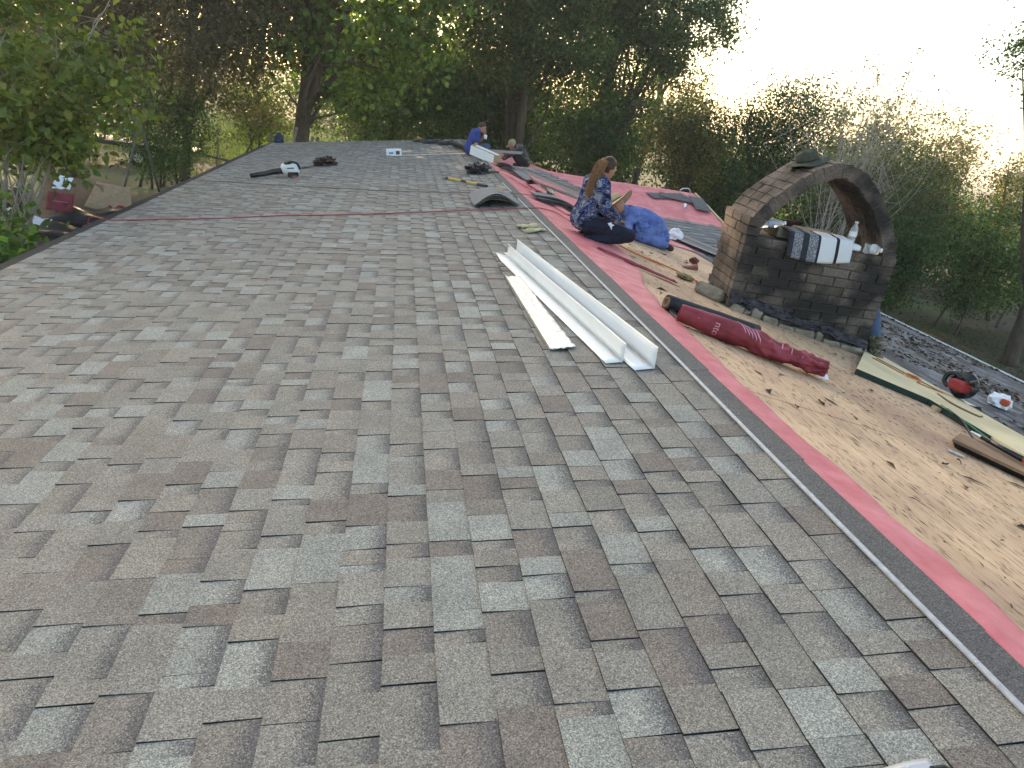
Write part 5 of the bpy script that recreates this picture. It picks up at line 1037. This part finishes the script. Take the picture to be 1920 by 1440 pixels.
tree('cedar_tree', 'small feathery cedar past the lawn next to the chimney', 'tree', (11.7, 18.6, GZ), (11.7, 18.6, -1.3), (.8, .8, 1.7), .06, .09, .03, 8000, 90, .2, [(.05, .085, .03), (.04, .07, .025)], 22, 14, shell=.1, up=.1)
tree('overhanging_tree', 'leafy limb of a tall tree hanging in from the bright sky', 'tree', (15.4, 16.5, GZ), (13.2, 16, 4.6), (1.9, 1.3, 1.9), .22, .10, .06, 6500, 80, .25, MG + DG, 23, 22, shell=.3, lean=(14.2, 16, 5.5))
tree('roadside_tree', 'sparse young tree showing against the sky past the bushes', 'tree', (19.5, 22, GZ), (18.7, 22, 1.0), (1.2, 1.2, 1.6), .08, .12, .07, 2600, 40, .26, AU + DG, 24, 14, shell=.2)
tree('roadside_tree', 'low tangle of branches and leaves in front of the far hill trees', 'tree', (20.5, 25, GZ), (20.8, 25, -1.1), (1.8, 1.5, 1.8), .1, .11, .06, 7000, 80, .3, DG + YG, 25, 14, shell=.1, stems=3)
for i, (x, y, rx, rz, sd) in enumerate(((-19, 36, 4.4, 4.6, 71), (-14.2, 40, 3.4, 4.4, 72), (-3.5, 45, 3.0, 3.2, 73), (1.0, 43, 3.2, 3.2, 74), (5.2, 42, 3.0, 2.8, 75), (9.6, 41, 2.6, 2.6, 76), (13.6, 33, 2.6, 2.4, 77), (17.5, 30, 2.6, 2.4, 78), (22, 30, 2.8, 2.2, 79))):  # first two made tall and dense to block low sun from the yard
    tree('understory_tree', ('broad dark tree raised to shade the back of the yard past the trailer', 'dark bush raised to block the sun past the swing frame', 'dark bush behind the foot of the catalpa', 'dark bush past the far roof end behind the man in blue', 'dark bush behind the tall trunks', 'dark bush between the leaning trunk and golden bush', 'dark bush behind the rounded tree at the arch', 'dark bush at the sky line behind the olive bush', 'dark bush below the far hill')[i], 'shrub', (x, y, GZ), (x, y, GZ + rz*.95), (rx, 2.0, rz), .12, .2, .12, 12000, 120, .5, DG, sd, 6, shell=.05, stems=2)
rg = random.Random(3)
FARL = ('far hazy tree in the wood line beyond the field')
for i in range(22):
    x = -46 + i*6.2 + rg.uniform(-1.5, 1.5); y = 70 + rg.uniform(-8, 12) ; h = rg.uniform(4.0, 6.5)
    if 8 < x < 34: y += 18
    tree('distant_tree', FARL, 'tree', (x, y, GZ), (x, y, -1.2 + h*.45), (4.2, 3.2, h), .25, .42, .28, 2300, 60, .85, [(.06, .085, .045), (.07, .095, .05), (.05, .075, .045)], 100 + i, 4, shell=.05, group='far wood line')
# swing frame
o = thing('swing_frame', 'empty rusty A frame swing set standing in the shaded yard', 'swing set', (-10.4, 23.3, GZ))
TA, TB = Vector((-11.75, 23.4, -1.25)), Vector((-9.1, 23.5, -1.05)); MB().tube([TA - (TB - TA)*.04, TB + (TB - TA)*.04], .035, 8).build('top_bar', 'steel', o, smooth=True)
for a, e in ((TA, (-12.2, 22.7)), (TA, (-11.45, 24.2)), (TB, (-9.45, 22.7)), (TB, (-8.75, 24.2))): MB().tube([a, (e[0], e[1], GZ)], .032, 8).build('leg', 'steel', o, smooth=True)
# trailer parked in the shade
o = thing('utility_trailer', 'dark utility trailer with pale rails parked under the evergreen', 'trailer', (-12.0, 31, GZ))
MB().box((-12.0, 31.2, GZ + .75), (5.2, 1.7, .16), bev=.02).build('bed', 'trailerm', o)
for yy in (30.38, 32.02):
    MB().box((-12.0, yy, GZ + 1.28), (5.2, .05, .07)).build('rail', 'galv', o)
    for k in range(6): MB().box((-14.5 + k*1.0, yy, GZ + 1.05), (.05, .045, .42)).build('rail_post', 'trailerm', o)
    for xx in (-11.3, -10.4):
        w_ = MB().tube([(xx, yy - .16, GZ + .34), (xx, yy + .06, GZ + .34)], .34, 20).build('wheel', 'tyre', o); MB().tube([(xx, yy - .18, GZ + .34), (xx, yy - .15, GZ + .34)], .17, 14).build('rim', 'galv', w_)
MB().tube([(-9.4, 31.2, GZ + .7), (-7.9, 31.2, GZ + .55)], .05, 8).build('tow_bar', 'trailerm', o)
# wire fence by the field
o = thing('wire_fence', 'sagging wire fence on wooden posts along the bright field', 'fence', (-9, 33, GZ)); FP = [Vector((-10.6, 33.0, GZ)), Vector((-8.9, 32.2, GZ)), Vector((-7.0, 33.2, GZ)), Vector((-5.2, 34.4, GZ)), Vector((-3.2, 35.6, GZ))]
for p in FP: MB().tube([p, p + Vector((.02, 0, 1.75))], .06, 8).build('post', 'oldwood', o)
for k in range(4):
    for a, b_ in zip(FP, FP[1:]): MB().tube([a.lerp(b_, t_/6) + Vector((0, 0, .4 + .4*k - .08*math.sin(math.pi*t_/6))) for t_ in range(7)], .008, 4, cap=False).build('wire', 'steel', o)
# pile of torn off boards and felt in the yard
def panel(name, label, P4, th, mat, group=None):
    a, b_, c, d = [Vector(p) for p in P4]; n_ = (b_ - a).cross(d - a).normalized()*th; o = MB().add([a, b_, c, d, a + n_, b_ + n_, c + n_, d + n_], [(3, 2, 1, 0), (4, 5, 6, 7), (0, 1, 5, 4), (1, 2, 6, 5), (2, 3, 7, 6), (3, 0, 4, 7)]).build(name, mat); return tag(o, label, 'board', group)
panel('scrap_board', 'long torn brown roof board leaning in the yard below the swing frame', [(-10.7, 20.7, GZ), (-9.1, 20.6, GZ + .02), (-9.35, 21.2, GZ + .75), (-10.8, 21.3, GZ + .95)], .02, 'osb')
panel('scrap_board', 'pale brown roof board lying tilted beside the dark felt heap', [(-9.55, 20.4, GZ + .3), (-8.55, 20.9, GZ + .02), (-8.8, 21.6, GZ + .70), (-9.55, 21.3, GZ + .80)], .02, 'card')
panel('scrap_board', 'mossy flat roof board lying at the base of the saplings', [(-11.2, 18.9, GZ + .05), (-9.75, 18.9, GZ + .05), (-9.8, 19.6, GZ + .48), (-11.2, 19.6, GZ + .45)], .02, 'osb')
panel('scrap_board', 'short pale offcut propped on top of the leaning boards', [(-10.75, 21.2, GZ + .88), (-10.3, 21.2, GZ + .80), (-10.25, 21.5, GZ + .98), (-10.65, 21.5, GZ + 1.1)], .02, 'card')
def cloth(name, label, cat, cx, cy, rx, ry, h, mat, seed, rot=0):
    def f(u, v):
        x, y = (u - .5)*2*rx, (v - .5)*2*ry; q = max(0, 1 - (abs(u - .5)*2)**2)*max(0, 1 - (abs(v - .5)*2)**2); z = .03 + h*q**.5*(.6 + .5*nz3((u*3, v*3, 0), 1, seed)) + .12*h*abs(nz3((u*9, v*9, 0), 1, seed + 1))
        return Vector((cx + x*math.cos(rot) - y*math.sin(rot), cy + x*math.sin(rot) + y*math.cos(rot), GZ + z))
    return tag(MB().grid(f, 22, 16).build(name, mat, smooth=True, thick=.006), label, cat)
cloth('felt_heap', 'heap of black roofing felt dumped in the yard below the eave', 'felt', -9.2, 19.9, 1.15, .75, .62, 'black', 3, .4)
cloth('felt_heap', 'dark felt scraps spread flat under the saplings', 'felt', -9.9, 18.4, .9, .6, .3, 'black', 5)
o = tag(MB().grid(lambda u, v: Vector((-9.93 + .60*u, 19.1 + .22*v, GZ + .38 + .42*v + .05*nz3((u*4, v*4, 0), 1, 2))), 12, 10).build('felt_sheet', 'red', smooth=True, thick=.006), 'square of red printed underlayment draped over the black felt heap', 'felt')
MB().box((-9.60, 19.15, GZ + .60), (.34, .012, .012), Matrix.Identity(4)).build('printed_line', 'redprint', o)
cloth('felt_scrap', 'twisted dark red felt scrap at the end of the board heap', 'felt', -8.75, 20.55, .42, .3, .5, 'red', 8, .5)
cloth('felt_scrap', 'small red felt scrap against the eave side of the heap', 'felt', -8.9, 19.2, .25, .15, .2, 'red', 9, .2)
for i, (x, y, z, s, lb) in enumerate(((-9.9, 20.1, .75, .34, 'large white sheet wedged behind the red underlayment square'), (-10.4, 18.6, .28, .34, 'white wrapper on the felt scraps under the saplings'), (-9.6, 18.05, .26, .34, 'torn white wrapper lying nearest the eave'))):
    tag(MB().grid(lambda u, v: Vector((x + s*(u - .5)*1.2, y + s*(v - .5)*.8, GZ + z + (.28*v if i == 0 else .12*v) + .06*nz3((u*3, v*3, i), 1, 4))), 10, 8).build('white_sheet', 'paper', thick=.004), lb, 'litter')
o = thing('cut_stump', 'sawn off thin trunk with a pale top beside the felt scraps', 'stump', (-9.5, 16.7, GZ)); MB().tube([(-9.5, 16.7, GZ), (-9.42, 16.7, GZ + .7), (-9.38, 16.68, GZ + 1.3)], [.11, .09, .08], 10).build('bole', 'twig', o, smooth=True); MB().ell((-9.38, 16.68, GZ + 1.302), (.075, .075, .006), nu=12, nv=4).build('cut_face', 'wood', o)
# ground plants by the eave and grass
rng = np.random.default_rng(50)
def patch(name, label, n, x0, x1, y0, y1, h, wd, pal, seed, cat='grass', z0=GZ):
    r_ = np.random.default_rng(seed); P = np.stack([r_.uniform(x0, x1, n), r_.uniform(y0, y1, n), np.full(n, z0)], 1); P[:, 2] += h*.4*r_.uniform(.5, 1, n)
    a = r_.uniform(0, 6.283, n); t = np.stack([np.cos(a)*.35, np.sin(a)*.35, np.ones(n)], 1); t /= np.linalg.norm(t, axis=1, keepdims=True); b_ = np.stack([-np.sin(a), np.cos(a), np.zeros(n)], 1); hh = (h*r_.uniform(.5, 1.2, n))[:, None]
    V = np.stack([P - t*hh*.5 - b_*wd, P - t*hh*.5 + b_*wd, P + t*hh*.5 + np.stack([np.cos(a), np.sin(a), np.zeros(n)], 1)*hh*.15], 1).reshape(-1, 3); F = np.arange(n*3).reshape(-1, 3)
    me = bpy.data.meshes.new(name); me.from_pydata(V.tolist(), [], F.tolist()); at = me.color_attributes.new('Col', 'FLOAT_COLOR', 'POINT'); c = np.ones((n, 4), np.float32); c[:, :3] = leaf_cols(r_, n, pal); at.data.foreach_set('color', np.repeat(c, 3, axis=0).ravel()); me.materials.append(G['grass'])
    o = bpy.data.objects.new(name, me); COL.objects.link(o); return stuff(tag(o, label, cat))
patch('field_grass', 'tall bright green grass of the field past the far eave', 26000, -16, 0, 34, 62, .6, .025, [(.16, .22, .06), (.20, .26, .08), (.12, .18, .05)], 51)
patch('field_grass', 'bright green meadow grass beyond the wing roof', 22000, 4, 34, 44, 84, .6, .035, [(.14, .21, .06), (.18, .25, .08)], 52)
patch('lawn_grass', 'short leaf strewn lawn past the stripped eave', 34000, 8.2, 22, 7, 20.5, .11, .009, [(.05, .075, .02), (.08, .10, .03), (.10, .09, .04)], 53)
for i, (x, y, z, rx, s, lb) in enumerate(((-6.4, 8.4, -1.7, .8, 61, 'leafy green weeds crowding the eave nearest the bright young tree'), (-7.2, 10.2, -1.9, .9, 62, 'leafy green weeds between the bright young tree and the sawn trunk'), (-8.6, 13.2, -2.3, 1.1, 63, 'broad green weeds beside the sawn trunk'), (-10.9, 17.2, -2.4, 1.0, 64, 'dark weeds in front of the mossy board'))):
    tree('weed_clump', lb, 'plant', (x, y, GZ), (x, y, z), (rx, .8, 1.0), .03, .15, .11, 1300, 40, .22, MG + YG[:2], s, 10, fold=True, stems=4, shell=.1, group='weeds along the eave', crownname='foliage')
def haze():
    m = bpy.data.materials.new('haze_air'); m.use_nodes = True; t = m.node_tree; t.nodes.clear(); out = t.nodes.new('ShaderNodeOutputMaterial'); v = t.nodes.new('ShaderNodeVolumePrincipled')
    v.inputs['Color'].default_value = (1, .985, .965, 1); v.inputs['Density'].default_value = HAZE; v.inputs['Anisotropy'].default_value = .55; t.links.new(v.outputs[0], out.inputs['Volume'])
    o = MB().box((0, 240, 5.5), (1040, 960, 20)).build('haze', m); o['kind'] = 'stuff'; o['label'] = 'thin warm evening haze filling the air between the trees'; o['category'] = 'haze'
HAZE = .0010
haze()
# ------------------------------------------------------------------ lift the whole layout so that the yard is at height 0
for ob in list(COL.objects):
    if ob.parent is None and ob.type in {'MESH', 'EMPTY'}: ob.location.z += ZR
for ob in COL.objects:
    if ob.parent is None and ob.type == 'MESH' and 'kind' not in ob and 'label' not in ob: print('UNLABELLED', ob.name)
